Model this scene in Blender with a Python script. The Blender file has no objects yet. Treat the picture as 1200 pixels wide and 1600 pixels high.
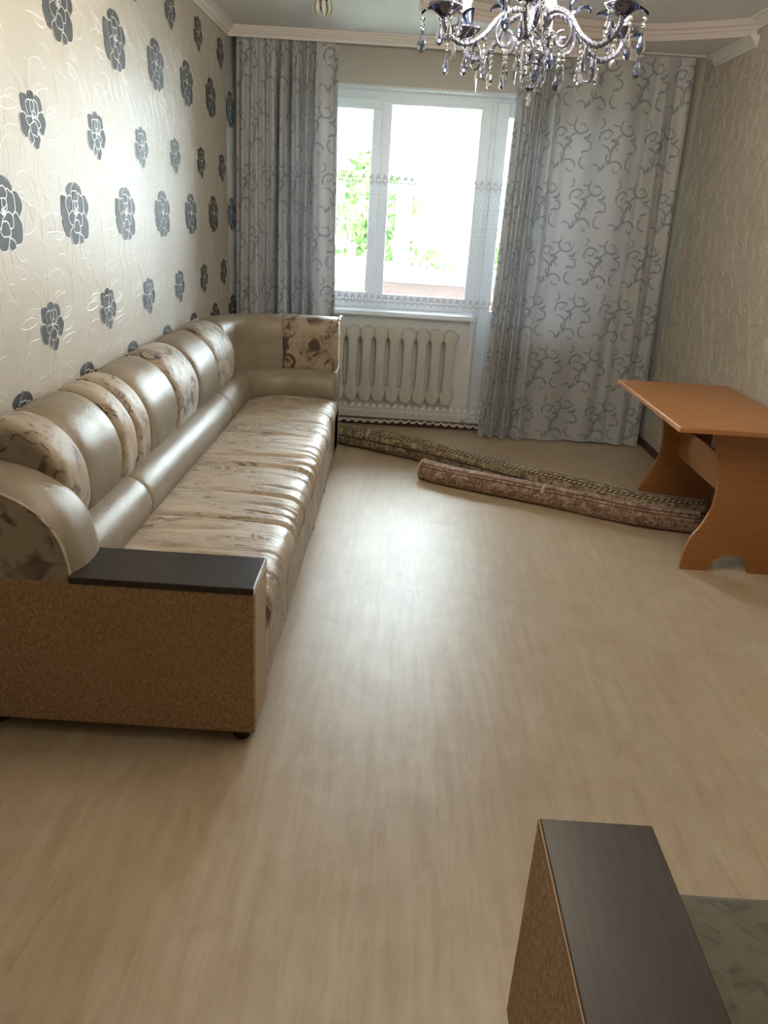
import bpy, bmesh, math, random
from mathutils import Vector, Matrix
PI = math.pi
scn = bpy.context.scene
COL = scn.collection

# ------------------------------------------------------------------ camera, sky, exposure
CAM_AX = ((0.99793647, 0.06411759, -0.00342645),     # room X (to the right) in camera axes x right, y down, z forward
          (0.02639085, -0.3609337, 0.932218),        # room Y (towards the window)
          (0.05853485, -0.93038476, -0.36188101))    # room Z (up)
cam_d = bpy.data.cameras.new('camera'); cam = bpy.data.objects.new('camera', cam_d); COL.objects.link(cam)
cam_d.sensor_fit = 'VERTICAL'; cam_d.sensor_height = 36.0; cam_d.lens = 36.0 * 1201.0 / 1600.0
cam_d.clip_start = 0.05; cam_d.clip_end = 300
m = Matrix.Identity(4)
for i in range(3):
    m[i][0] = CAM_AX[i][0]; m[i][1] = -CAM_AX[i][1]; m[i][2] = -CAM_AX[i][2]
m.translation = (0, 0, 1.5)
cam.matrix_world = m
scn.camera = cam

world = bpy.data.worlds.new('world'); scn.world = world; world.use_nodes = True
bg = world.node_tree.nodes['Background']
bg.inputs['Color'].default_value = (0.86, 0.95, 1.0, 1); bg.inputs['Strength'].default_value = 48.0

vs = scn.view_settings
vs.view_transform = 'Standard'; vs.look = 'None'; vs.gamma = 1.0; vs.use_curve_mapping = False
vs.exposure = 0.22

# ------------------------------------------------------------------ helpers
def lin(r, g, b):
    f = lambda c: (c / 255 / 12.92) if c / 255 <= 0.04045 else ((c / 255 + 0.055) / 1.055) ** 2.4
    return (f(r), f(g), f(b), 1.0)

class NT:
    """small wrapper round a node tree"""
    def __init__(self, name):
        self.mat = bpy.data.materials.new(name); self.mat.use_nodes = True
        self.t = self.mat.node_tree; self.t.nodes.clear()
        self.out = self.t.nodes.new('ShaderNodeOutputMaterial')
    def new(self, typ, **kw):
        n = self.t.nodes.new(typ)
        for k, v in kw.items(): setattr(n, k, v)
        return n
    def put(self, sock, v):
        if hasattr(v, 'is_linked') or isinstance(v, bpy.types.NodeSocket): self.t.links.new(v, sock)
        else: sock.default_value = v
    def math(self, op, a, b=0.0, c=None, clamp=False):
        n = self.new('ShaderNodeMath', operation=op, use_clamp=clamp)
        self.put(n.inputs[0], a); self.put(n.inputs[1], b)
        if c is not None: self.put(n.inputs[2], c)
        return n.outputs[0]
    def vmath(self, op, a, b=(0, 0, 0)):
        n = self.new('ShaderNodeVectorMath', operation=op)
        self.put(n.inputs[0], a); self.put(n.inputs[1], b)
        return n.outputs['Value'] if op in ('LENGTH', 'DOT_PRODUCT') else n.outputs[0]
    def rng(self, v, a, b, c=0.0, d=1.0, smooth=False):
        n = self.new('ShaderNodeMapRange'); n.clamp = True
        if smooth: n.interpolation_type = 'SMOOTHSTEP'
        for i, x in enumerate((v, a, b, c, d)): self.put(n.inputs[i], x)
        return n.outputs[0]
    def coord(self, kind='Object'):
        return self.new('ShaderNodeTexCoord').outputs[kind]
    def scale(self, v, s, loc=(0, 0, 0), rot=(0, 0, 0)):
        n = self.new('ShaderNodeMapping'); self.put(n.inputs[0], v)
        n.inputs['Scale'].default_value = s; n.inputs['Location'].default_value = loc; n.inputs['Rotation'].default_value = rot
        return n.outputs[0]
    def noise(self, v, scale=5, detail=3, rough=0.55, dist=0.0):
        n = self.new('ShaderNodeTexNoise'); self.put(n.inputs['Vector'], v)
        n.inputs['Scale'].default_value = scale; n.inputs['Detail'].default_value = detail
        n.inputs['Roughness'].default_value = rough; n.inputs['Distortion'].default_value = dist
        return n.outputs[0]
    def voro(self, v, scale=5, feature='F1'):
        n = self.new('ShaderNodeTexVoronoi', feature=feature); self.put(n.inputs['Vector'], v)
        n.inputs['Scale'].default_value = scale
        return n.outputs[0]
    def mix(self, f, a, b):
        n = self.new('ShaderNodeMix', data_type='RGBA')
        self.put(n.inputs[0], f); self.put(n.inputs[6], a); self.put(n.inputs[7], b)
        return n.outputs[2]
    def ramp(self, f, stops):
        n = self.new('ShaderNodeValToRGB'); self.put(n.inputs[0], f)
        e = n.color_ramp.elements
        while len(e) < len(stops): e.new(0.5)
        for el, (p, c) in zip(e, stops): el.position = p; el.color = c
        return n.outputs[0]
    def bump(self, h, strength=0.3, dist=0.01, normal=None):
        n = self.new('ShaderNodeBump'); n.inputs['Strength'].default_value = strength; n.inputs['Distance'].default_value = dist
        self.put(n.inputs['Height'], h)
        if normal is not None: self.put(n.inputs['Normal'], normal)
        return n.outputs[0]
    def sep(self, v):
        n = self.new('ShaderNodeSeparateXYZ'); self.put(n.inputs[0], v); return n.outputs
    def comb(self, x, y, z=0.0):
        n = self.new('ShaderNodeCombineXYZ')
        for i, a in enumerate((x, y, z)): self.put(n.inputs[i], a)
        return n.outputs[0]
    def bsdf(self, color, rough=0.5, metal=0.0, normal=None, **kw):
        n = self.new('ShaderNodeBsdfPrincipled')
        self.put(n.inputs['Base Color'], color); self.put(n.inputs['Roughness'], rough); self.put(n.inputs['Metallic'], metal)
        if normal is not None: self.put(n.inputs['Normal'], normal)
        for k, v in kw.items(): self.put(n.inputs[k.replace('_', ' ')], v)
        return n.outputs[0]
    def done(self, shader):
        self.t.links.new(shader, self.out.inputs[0]); return self.mat
    def arcs(self, uv, arcs, soft=0.004):
        """union of tapered ring segments: (cx, cy, radius, mid angle deg, half angle deg, width)"""
        res = None
        for cx, cy, r, mid, half, w in arcs:
            d = self.vmath('SUBTRACT', uv, (cx, cy, 0)); L = self.vmath('LENGTH', d)
            t = self.math('DIVIDE', self.vmath('DOT_PRODUCT', d, (math.cos(math.radians(mid)), math.sin(math.radians(mid)), 0)), L)
            wd = self.rng(t, math.cos(math.radians(half)), min(1.0, math.cos(math.radians(half * 0.45))), -soft, w)
            ring = self.math('ABSOLUTE', self.math('SUBTRACT', L, r))
            k = self.rng(self.math('SUBTRACT', wd, ring), 0.0, soft)
            res = k if res is None else self.math('MAXIMUM', res, k)
        return res

def simple(name, col, rough=0.5, metal=0.0, noise=0.0, nscale=20, bump=0.0, bscale=200, **kw):
    n = NT(name); c = col; nm = None
    if noise:
        f = n.noise(n.coord(), nscale, 4)
        c = n.mix(n.rng(f, 0.3, 0.7), tuple(x * (1 - noise) for x in col[:3]) + (1,), tuple(min(1, x * (1 + noise)) for x in col[:3]) + (1,))
    if bump: nm = n.bump(n.noise(n.coord(), bscale, 3), bump, 0.003)
    return n.done(n.bsdf(c, rough, metal, nm, **kw))

def mesh(name, verts, faces, mats=None, uvs=None, smooth=True, fmat=None):
    me = bpy.data.meshes.new(name); me.from_pydata(verts, [], faces)
    if uvs is not None:
        l = me.uv_layers.new(name='UVMap')
        for lp in me.loops: l.data[lp.index].uv = uvs[lp.vertex_index]
    for k in (mats if isinstance(mats, (list, tuple)) else [mats] if mats else []): me.materials.append(k)
    if fmat:
        for p, k in zip(me.polygons, fmat): p.material_index = k
    if smooth: me.polygons.foreach_set('use_smooth', [True] * len(me.polygons))
    me.update()
    return me

def obj(name, me, parent=None, loc=(0, 0, 0), rot=(0, 0, 0), label=None):
    o = bpy.data.objects.new(name, me); COL.objects.link(o)
    o.parent = parent; o.location = loc; o.rotation_euler = rot
    if label: o['label'] = label
    return o

def thing(name, label, cat, loc=(0, 0, 0), group=None, rotz=0.0):
    o = bpy.data.objects.new(name, None); COL.objects.link(o)
    o.empty_display_size = 0.1
    o.location = loc; o.rotation_euler = (0, 0, rotz); tag(o, label, cat, group)
    return o
def tag(o, label, cat, group=None):
    o['label'] = label; o['category'] = cat
    if group: o['group'] = group
    return o
def struct(name, me, parent=None, loc=(0, 0, 0)):
    o = obj(name, me, parent, loc)
    if parent is None: o['kind'] = 'structure'
    return o

def bm_mesh(name, bm, mats, smooth=False):
    me = bpy.data.meshes.new(name); bm.to_mesh(me); bm.free()
    for k in (mats if isinstance(mats, (list, tuple)) else [mats]): me.materials.append(k)
    if smooth: me.polygons.foreach_set('use_smooth', [True] * len(me.polygons))
    return me
def add_box(bm, a, b, bevel=0.0, seg=2):
    t = bmesh.new()
    bmesh.ops.create_cube(t, size=1)
    for v in t.verts: v.co = Vector([(a[i] + b[i]) / 2 + v.co[i] * (b[i] - a[i]) for i in range(3)])
    if bevel: bmesh.ops.bevel(t, geom=list(t.edges), offset=bevel, segments=seg, profile=0.5, affect='EDGES')
    tmp = bpy.data.meshes.new('tmp'); t.to_mesh(tmp); t.free(); bm.from_mesh(tmp); bpy.data.meshes.remove(tmp)
def boxes(name, lst, mat, bevel=0.0, off=(0, 0, 0), seg=2):
    bm = bmesh.new()
    for a, b in lst:
        add_box(bm, [a[i] - off[i] for i in range(3)], [b[i] - off[i] for i in range(3)], bevel, seg)
    return bm_mesh(name, bm, mat, smooth=False)
def prism(name, poly, axis, a, b, mat, off=(0, 0, 0), bevel=0.0):
    """closed 2D outline extruded from a to b along axis 'x', 'y' or 'z'"""
    n = len(poly)
    mk = {'y': lambda p, t: (p[0], t, p[1]), 'x': lambda p, t: (t, p[0], p[1]), 'z': lambda p, t: (p[0], p[1], t)}[axis]
    vs_ = [Vector(mk(p, a)) - Vector(off) for p in poly] + [Vector(mk(p, b)) - Vector(off) for p in poly]
    fs = [list(range(n))[::-1], list(range(n, 2 * n))] + [[i, (i + 1) % n, n + (i + 1) % n, n + i] for i in range(n)]
    bm = bmesh.new(); bv = [bm.verts.new(v) for v in vs_]
    for f in fs: bm.faces.new([bv[i] for i in f])
    bmesh.ops.recalc_face_normals(bm, faces=bm.faces)
    if bevel:
        ed = [e for e in bm.edges if len(e.link_faces) == 2 and e.calc_face_angle(0) > 0.6]
        bmesh.ops.bevel(bm, geom=ed, offset=bevel, segments=2, profile=0.5, affect='EDGES')
    return bm_mesh(name, bm, mat)
def lathe(name, prof, seg, mat, smooth=True, off=(0, 0, 0)):
    """(radius, z) profile spun about z"""
    vs_, fs, rows = [], [], []
    for r, z in prof:
        if r < 1e-6: rows.append([len(vs_)]); vs_.append((off[0], off[1], z + off[2])); continue
        rows.append(list(range(len(vs_), len(vs_) + seg)))
        for k in range(seg):
            a = 2 * PI * k / seg; vs_.append((off[0] + r * math.cos(a), off[1] + r * math.sin(a), z + off[2]))
    for A, B in zip(rows, rows[1:]):
        for k in range(seg):
            a0, a1 = A[k % len(A)], A[(k + 1) % len(A)]; b0, b1 = B[k % len(B)], B[(k + 1) % len(B)]
            f = []
            for q in (a0, a1, b1, b0):
                if q not in f: f.append(q)
            if len(f) > 2: fs.append(f)
    return mesh(name, vs_, fs, mat, smooth=smooth)
def crom(pts, n=6, closed=False):
    P = [Vector(p) for p in pts]; out = []
    N = len(P)
    for i in range(N if closed else N - 1):
        g = lambda k: P[k % N] if closed else P[max(0, min(N - 1, k))]
        a, b, c, d = g(i - 1), g(i), g(i + 1), g(i + 2)
        for j in range(n):
            t = j / n
            out.append(0.5 * (2 * b + (c - a) * t + (2 * a - 5 * b + 4 * c - d) * t * t + (3 * b - a - 3 * c + d) * t ** 3))
    if not closed: out.append(P[-1])
    return out
def tube(name, pts, rad, mat, seg=8, cap=True, uv=False):
    """tube along points; rad a number or list"""
    P = [Vector(p) for p in pts]; n = len(P); vs_, fs, us = [], [], []
    R_ = rad if isinstance(rad, (list, tuple)) else [rad] * n
    up = Vector((0, 0, 1)); prev = None; s = 0
    for i in range(n):
        t = (P[min(n - 1, i + 1)] - P[max(0, i - 1)]).normalized()
        if prev is None:
            a = t.cross(up if abs(t.z) < 0.9 else Vector((1, 0, 0))).normalized()
        else:
            a = (prev - t * prev.dot(t)).normalized()
        prev = a; b = a.cross(t)
        if i: s += (P[i] - P[i - 1]).length
        for k in range(seg):
            w = 2 * PI * k / seg
            vs_.append(P[i] + (a * math.cos(w) + b * math.sin(w)) * R_[i]); us.append((s, k / seg))
    for i in range(n - 1):
        for k in range(seg):
            fs.append([i * seg + k, i * seg + (k + 1) % seg, (i + 1) * seg + (k + 1) % seg, (i + 1) * seg + k])
    if cap: fs += [list(range(seg))[::-1], list(range((n - 1) * seg, n * seg))]
    return mesh(name, vs_, fs, mat, us if uv else None)

# ------------------------------------------------------------------ room sizes
XL, XR, YB, YN, ZC, ZU = -1.181, 1.866, 5.70, -0.9, 2.525, 2.615
# ------------------------------------------------------------------ materials of the room
def wallpaper(name, a, b, rough):
    n = NT(name); v = n.coord()
    f = n.noise(v, 1.7, 4, 0.6); g = n.noise(n.scale(v, (60, 60, 6)), 4, 4)
    c = n.mix(n.rng(f, 0.3, 0.7), a, b)
    c = n.mix(n.rng(g, 0.45, 0.75, 0.0, 0.25), c, tuple(x * 0.8 for x in a[:3]) + (1,))
    return n.done(n.bsdf(c, rough, 0, n.bump(n.noise(v, 260, 3), 0.12, 0.002)))
M_WALL_L = wallpaper('wallpaper_flowered', lin(182, 177, 166), lin(189, 182, 172), 0.5)
M_WALL = wallpaper('wallpaper_embossed', lin(182, 177, 166), lin(189, 182, 172), 0.5)
M_RELIEF_L = simple('relief_pearl', lin(196, 191, 181), 0.28)
M_RELIEF = simple('relief_beige', lin(184, 179, 168), 0.4)
M_FLOWER_D = simple('flower_print_dark', lin(66, 68, 71), 0.6, noise=0.12, nscale=30)
M_FLOWER_L = simple('flower_print_line', lin(205, 204, 198), 0.35)
M_CEIL = simple('ceiling_paint', lin(232, 233, 236), 0.7, noise=0.03, nscale=3)
M_CORN = simple('cornice_white', lin(226, 224, 224), 0.55, bump=0.5, bscale=90)
M_CORNP = simple('cornice_pinkish', lin(206, 198, 198), 0.6)
M_BASE = simple('baseboard_burgundy', lin(74, 38, 36), 0.4, noise=0.15, nscale=12)
M_PVC = simple('white_pvc', lin(226, 232, 238), 0.3)
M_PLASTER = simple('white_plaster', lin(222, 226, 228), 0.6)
M_PARAPET = simple('parapet_pink', lin(214, 190, 182), 0.8, noise=0.15, nscale=60)
M_CONC = simple('balcony_concrete', lin(170, 168, 164), 0.8, noise=0.1)
def glass_pane():
    n = NT('window_glass')
    t = n.new('ShaderNodeBsdfTransparent'); g = n.new('ShaderNodeBsdfGlossy'); g.inputs['Roughness'].default_value = 0.02
    fr = n.new('ShaderNodeFresnel'); fr.inputs['IOR'].default_value = 1.45
    t.inputs['Color'].default_value = (0.95, 0.97, 0.97, 1)
    mx = n.new('ShaderNodeMixShader'); n.put(mx.inputs[0], fr.outputs[0]); n.put(mx.inputs[1], t.outputs[0]); n.put(mx.inputs[2], g.outputs[0])
    return n.done(mx.outputs[0])
M_GLASS = glass_pane()
def floor_mat():
    n = NT('linoleum'); v = n.coord()
    grain = n.noise(n.scale(v, (16, 1.5, 1)), 2.0, 5, 0.6, 0.5)
    broad = n.noise(n.scale(v, (4, 0.8, 1)), 1.3, 4)
    fig = n.noise(n.scale(v, (9, 2.4, 1)), 1.4, 4, 0.6, 1.8)
    c = n.mix(n.rng(grain, 0.25, 0.75), lin(168, 150, 126), lin(194, 180, 159))
    c = n.mix(n.rng(broad, 0.35, 0.7, 0, 0.5), c, lin(174, 153, 127))
    c = n.mix(n.math('MULTIPLY', n.rng(fig, 0.60, 0.74), 0.28), c, lin(142, 114, 88))
    c = n.mix(n.rng(n.noise(v, 7, 5, .65, .5), .38, .68, 0, .30), c, lin(150, 128, 100))
    weave = n.noise(n.scale(v, (300, 30, 1)), 1.5, 2); weave2 = n.noise(n.scale(v, (20, 260, 1)), 1.5, 2)
    h = n.math('ADD', weave, weave2)
    r = n.rng(grain, 0.3, 0.7, 0.32, 0.42)
    return n.done(n.bsdf(c, r, 0, n.bump(h, 0.20, 0.003)))
M_FLOOR = floor_mat()

# ------------------------------------------------------------------ floor, walls, ceiling
struct('floor', boxes('floor', [((XL - .1, YN - .1, -.1), (XR + .1, YB + .1, 0))], M_FLOOR))
wall_left = struct('wall_left', boxes('wall_left', [((XL - .12, YN - .1, -.05), (XL, YB + .4, 2.75))], M_WALL_L))
wall_right = struct('wall_right', boxes('wall_right', [((XR, YN - .1, -.05), (XR + .12, YB + .4, 2.75))], M_WALL))
struct('wall_near', boxes('wall_near', [((XL, YN - .12, -.05), (XR, YN, 2.75))], M_WALL))
WX0, WX1, WZ0, WZ1 = -1.00, 0.545, 0.80, 2.275           # window opening
DX0, DX1, DZ0 = 0.545, 1.45, 0.06                        # balcony door opening
WB = YB + .35
wall_back = struct('wall_back', boxes('wall_back', [
    ((XL, YB, -.05), (WX0, WB, 2.75)), ((WX0, YB, -.05), (WX1, WB, WZ0)), ((WX0, YB, WZ1), (DX1, WB, 2.75)),
    ((DX1, YB, -.05), (XR, WB, 2.75)), ((WX1, YB, -.05), (DX1, WB, DZ0))], M_WALL))
# the two-level ceiling: a lower sheet cut by a curved step, a higher field over the right of the room
ARC = crom([(XR, 4.93), (1.80, 4.99), (1.63, 5.10), (1.31, 5.245), (0.85, 5.21), (0.40, 5.04), (0.0, 4.84)], 5)
EDGE = [(p.x, p.y) for p in [Vector((q[0], q[1], 0)) for q in ARC]] + [(-.02, 3.6), (-.25, 2.2), (-.35, 1.0), (-.3, YN)]
low = [(XL, YN), (XL, WB), (XR, WB)] + EDGE
struct('ceiling', prism('ceiling', low, 'z', ZC, ZU + .02, M_CEIL))
struct('ceiling_upper', boxes('ceiling_upper', [((XL, YN - .1, ZU), (XR, WB, ZU + .1))], M_CEIL))
# mouldings
def moulding(name, path, prof, mat, closed=False):
    """profile (o, z) swept along a plan path; o points to the left of travel"""
    P = [Vector((p[0], p[1], 0)) for p in path]; n = len(P); k = len(prof); vs_, fs = [], []
    for i in range(n):
        d0 = (P[i] - P[i - 1]).normalized() if i else (P[1] - P[0]).normalized()
        d1 = (P[i + 1] - P[i]).normalized() if i < n - 1 else d0
        n0 = Vector((-d0.y, d0.x, 0)); n1 = Vector((-d1.y, d1.x, 0)); mN = (n0 + n1).normalized()
        mN /= max(0.3, mN.dot(n0))
        for o, z in prof: vs_.append(P[i] + mN * o + Vector((0, 0, z)))
    for i in range(n - 1):
        for j in range(k): fs.append([i * k + j, i * k + (j + 1) % k, (i + 1) * k + (j + 1) % k, (i + 1) * k + j])
    fs += [list(range(k)), list(range((n - 1) * k, n * k))[::-1]]
    return mesh(name, vs_, fs, mat, smooth=False)
CP = [(0, 0), (.012, 0), (.014, .012), (.020, .016), (.030, .034), (.042, .044), (.044, .050), (.052, .052), (.052, .062), (0, .062)]
ys = 5.475
trim_left = struct('trim_1', moulding('cornice', [(XL, ys + .02), (XL, YN)], CP, M_CORN)); trim_left.location.z = 2.465
# strip in front of the curtain rail, ending short of the right wall
SP = [(-.012, .0), (.0, .0), (.002, .016), (.008, .020), (.010, .034), (.018, .040), (.018, .048), (.026, .050), (.026, .062), (-.012, .062)]
trim_strip = struct('trim_2', moulding('curtain_strip', [(1.385, ys), (XL, ys)], SP, M_CORN)); trim_strip.location.z = 2.465
bm = bmesh.new()
for i in range(86):                                       # beading on the strip
    x = XL + .06 + i * .0295
    add_box(bm, (x, ys - .0145, 2.485), (x + .017, ys - .002, 2.4985), .003, 1)
for i in range(120):
    y = ys - .05 - i * .0295
    add_box(bm, (XL + .016, y - .017, 2.484), (XL + .031, y, 2.497), .003, 1)
o = obj('beading', bm_mesh('beading', bm, M_CORN), trim_strip, (0, 0, -2.465)); o['kind'] = 'stuff'
trim_right = struct('trim_3', moulding('cornice', [(XR, 4.90), (XR, ys + .03)], [(o_, z_) for o_, z_ in CP], M_CORN)); trim_right.location.z = 2.463
UP = [(0, 0), (.010, 0), (.012, .03), (.018, .034), (.018, .05), (.028, .056), (.028, .088), (0, .088)]
struct('trim_4', moulding('recess_cornice', EDGE, UP, M_CORNP)).location.z = ZC
struct('trim_5', moulding('cornice', [(XR, YN), (XR, 4.93)], CP, M_CORN)).location.z = ZU - .062
# baseboards
struct('baseboard_right', boxes('baseboard_right', [((XR - .014, YN, 0), (XR, YB, .055))], M_BASE, .003))
struct('baseboard_left', boxes('baseboard_left', [((XL, YN, 0), (XL + .014, YB, .055))], M_BASE, .003))
struct('baseboard_back', boxes('baseboard_back', [((XL + .014, YB - .014, 0), (XR - .014, YB, .055))], M_BASE, .003))

# ------------------------------------------------------------------ wallpaper print and relief
def ribbon(strokes, w=.0028, h=.0011):
    vs_, fs = [], []
    for st in strokes:
        b = len(vs_); n = len(st)
        for i in range(n):
            p = Vector(st[i]); d = (Vector(st[min(n - 1, i + 1)]) - Vector(st[max(0, i - 1)])).normalized()
            q = Vector((-d.y, d.x)); t = w * (0.35 + 0.65 * math.sin(PI * min(1, max(0, i / (n - 1) * .94 + .03))))
            vs_ += [(p.x + q.x * t, p.y + q.y * t, 0), (p.x, p.y, h), (p.x - q.x * t, p.y - q.y * t, 0)]
        for i in range(n - 1):
            k = b + 3 * i
            fs += [(k, k + 3, k + 4, k + 1), (k + 1, k + 4, k + 5, k + 2)]
    return vs_, fs
def curl(x, y, a, L, k0, k1, n=11):
    pts = [(x, y)]; a = math.radians(a)
    for i in range(n):
        t = i / (n - 1); a += math.radians(k0 + (k1 - k0) * t) / n
        x += math.cos(a) * L / n; y += math.sin(a) * L / n; pts.append((x, y))
    return pts
def leaf(x, y, a, L, bend, wide=38):
    return [curl(x, y, a + wide, L, bend - 2.2 * wide, bend - 2.0 * wide), curl(x, y, a - wide * .6, L * 1.02, bend + 1.2 * wide, bend + 1.5 * wide)]
def paper_tile(seed, kind):
    r = random.Random(seed); S = []
    TW, TH = .53, .634
    if kind == 'left':
        cents = [(0, 0, .12), (.265, .2755, .10), (.53, 0, .12), (0, .634, .12), (.53, .634, .12)]
        for cx, cy, rad in cents[:2]:
            for j in range(15):
                a = j * 360 / 15 + r.uniform(-12, 12); ca, sa = math.cos(math.radians(a)), math.sin(math.radians(a))
                x, y = cx + ca * rad, cy + sa * rad * .85
                if j % 2: S += leaf(x, y, a + r.uniform(-25, 25), r.uniform(.10, .16), r.uniform(-110, 110))
                else: S.append(curl(x, y, a + r.uniform(-20, 20), r.uniform(.12, .20), r.uniform(-60, 60), r.choice((-1, 1)) * r.uniform(160, 330)))
        for j in range(16):
            x, y = r.uniform(0, TW), r.uniform(0, TH)
            S.append(curl(x, y, r.uniform(60, 120), r.uniform(.10, .22), r.uniform(-40, 40), r.choice((-1, 1)) * r.uniform(80, 240)))
    else:
        for gx in range(5):
            for gy in range(5):
                x = (gx + .5 + r.uniform(-.3, .3)) * TW / 5; y = (gy + .5 * (gx % 2) + r.uniform(-.25, .25)) * TH / 5
                sg = r.choice((-1, 1))
                S.append(curl(x, y, 90 + sg * r.uniform(0, 25), r.uniform(.13, .20), sg * 20, -sg * r.uniform(170, 300)))
                S.append(curl(x + .012 * sg, y, 90 + sg * r.uniform(0, 25), r.uniform(.09, .14), sg * 30, -sg * r.uniform(120, 240)))
                if (gx + gy) % 2: S += leaf(x - .03 * sg, y + .02, 90 - sg * r.uniform(15, 50), r.uniform(.07, .10), sg * r.uniform(10, 60), 30)
                S.append(curl(x + .03 * sg, y + .03, r.uniform(20, 160), .035, 120, 320, 7))
        S = [[(st[0][0] + (px - st[0][0]) * 1.9, py) for px, py in st] for st in S]
    return S
def spread(tile, u0, u1, v0, v1, pu, pv):
    """repeat a tile of strokes over a wall rectangle"""
    out = []
    i0, i1 = math.floor((u0 - pu) / .53) - 1, math.ceil((u1 - pu) / .53) + 1
    j0, j1 = math.floor((v0 - pv) / .634) - 1, math.ceil((v1 - pv) / .634) + 1
    for i in range(i0, i1):
        for j in range(j0, j1):
            for st in tile:
                q = [(x + pu + i * .53, y + pv + j * .634) for x, y in st]
                if all(u0 < x < u1 and v0 < y < v1 for x, y in q): out.append(q)
    return out
FY0, FZ0 = 2.380, 0.797
v_, f_ = ribbon(spread(paper_tile(5, 'left'), 1.0, YB, .06, ZC, FY0, FZ0), .0030, .0012)
o = obj('embossed_scrolls', mesh('embossed_scrolls', [(XL + z - .0001, x, y) for x, y, z in v_], f_, M_RELIEF_L), wall_left); o['kind'] = 'stuff'
v_, f_ = ribbon(spread(paper_tile(11, 'right'), 2.6, YB, .06, 2.6, .1, .05), .0042, .0055)
o = obj('embossed_scrolls', mesh('embossed_scrolls', [(XR - z + .0001, x, y) for x, y, z in v_], f_, M_RELIEF), wall_right); o['kind'] = 'stuff'
v_, f_ = ribbon(spread(paper_tile(12, 'right'), XL, XR, WZ1 + .02, 2.6, .1, .05), .0032, .0018)
o = obj('embossed_scrolls', mesh('embossed_scrolls', [(x, YB - z + .0001, y) for x, y, z in v_], f_, M_RELIEF), wall_back); o['kind'] = 'stuff'

def petal(cx, cy, rx, ry, rot, notch=0.0, wob=0.08, ph=0.0, n=22):
    pts = []
    for i in range(n):
        a = 2 * PI * i / n
        rr = 1 + wob * math.sin(3 * a + ph) + .05 * math.sin(5 * a + 2 * ph) - notch * math.exp(-((a - PI / 2) / .35) ** 2)
        x, y = rx * rr * math.cos(a), ry * rr * math.sin(a); c, s = math.cos(math.radians(rot)), math.sin(math.radians(rot))
        pts.append((cx + x * c - y * s, cy + x * s + y * c))
    return pts
def flower_mesh(name, petals, sx, sy, line):
    vs_, fs, fm = [], [], []
    for k, (p, c) in enumerate(petals):
        cx = sum(q[0] for q in p) / len(p); cy = sum(q[1] for q in p) / len(p); d = .0006 + .00022 * k
        outer = [((x * sx), (y * sy)) for x, y in p]
        cxx, cyy = cx * sx, cy * sy
        inner = []
        for x, y in outer:
            L = math.hypot(x - cxx, y - cyy); t = max(0.0, 1 - line / max(L, 1e-4)); inner.append((cxx + (x - cxx) * t, cyy + (y - cyy) * t))
        n = len(p); b = len(vs_)
        first = k < c.get('plain', 0) if isinstance(c, dict) else False
        vs_ += [(d, x, y) for x, y in outer] + [(d, x, y) for x, y in inner] + [(0, x, y) for x, y in outer]
        edge = 0 if c == 'outer' else 1
        for i in range(n):
            j = (i + 1) % n
            fs.append((b + i, b + j, b + n + j, b + n + i)); fm.append(edge if c != 'outer' else 0)
            fs.append((b + 2 * n + i, b + 2 * n + j, b + j, b + i)); fm.append(0)
        fs.append(tuple(range(b + n, b + 2 * n))); fm.append(1 if c == 'light' else 0)
    return mesh(name, vs_, fs, [M_FLOWER_D, M_FLOWER_L], smooth=False, fmat=fm)
rose = [(petal(-.22, .72, .30, .26, 20, .10), 'outer'), (petal(.24, .74, .32, .24, -15, .08, ph=1), 'outer'),
        (petal(.66, .22, .34, .40, -10, 0, .07, .5), 'outer'), (petal(-.68, .16, .33, .42, 12, 0, .07, 2), 'outer'),
        (petal(-.62, -.34, .30, .36, 25, 0, .08, 1), 'outer'), (petal(.60, -.42, .36, .46, -12, 0, .06, 2.4), 'in'),
        (petal(-.14, -.66, .34, .32, 8, .0, .06, .3), 'in'), (petal(.30, -.80, .20, .18, -20, 0, .08, 1.2), 'in'),
        (petal(-.36, .26, .30, .38, 14, .12, .06, .2), 'in'), (petal(.34, .28, .30, .40, -16, .1, .06, 1.5), 'in'),
        (petal(0, .52, .26, .26, 0, .16, .05, .8), 'in'), (petal(-.24, -.14, .30, .26, 160, .15, .08, .6), 'in'),
        (petal(.20, -.18, .30, .24, 195, .15, .08, 1.9), 'in'), (petal(.02, -.40, .26, .24, 180, .2, .06, .1), 'in'),
        (petal(-.02, .22, .22, .24, 0, .15, .06, 1.1), 'in'), (petal(.06, .30, .13, .15, -20, .1, .06, .4), 'in'), (petal(-.03, .08, .08, .08, 0, 0, .2, 1), 'light')]
bud = [(petal(0, .78, .24, .24, 5, .12), 'outer'), (petal(.46, .52, .32, .36, -22, 0, .06, 1), 'outer'), (petal(-.46, .48, .32, .38, 24, 0, .06, 2), 'outer'),
       (petal(.68, -.06, .32, .44, -8, 0, .06, .4), 'in'), (petal(-.64, -.22, .34, .46, 14, 0, .06, 1.4), 'in'),
       (petal(.14, -.68, .32, .34, -4, .0, .08, .2), 'in'), (petal(-.22, -.62, .18, .24, 10, 0, .06, 2.2), 'in'),
       (petal(-.20, .36, .24, .36, 12, .1, .06, .5), 'in'), (petal(.22, .38, .22, .34, -14, .1, .06, 1.7), 'in'), (petal(0, .46, .16, .26, 0, .14, .06, .9), 'in'),
       (petal(-.26, -.04, .28, .18, 10, .15, .1, .3), 'in'), (petal(.24, -.10, .28, .20, -12, .15, .1, 1.3), 'in'), (petal(.02, -.32, .30, .28, 180, .22, .06, 2), 'in'),
       (petal(.08, .20, .12, .14, 0, .1, .06, .7), 'in'), (petal(-.04, .10, .09, .08, 0, 0, .2, 1), 'light')]
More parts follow.
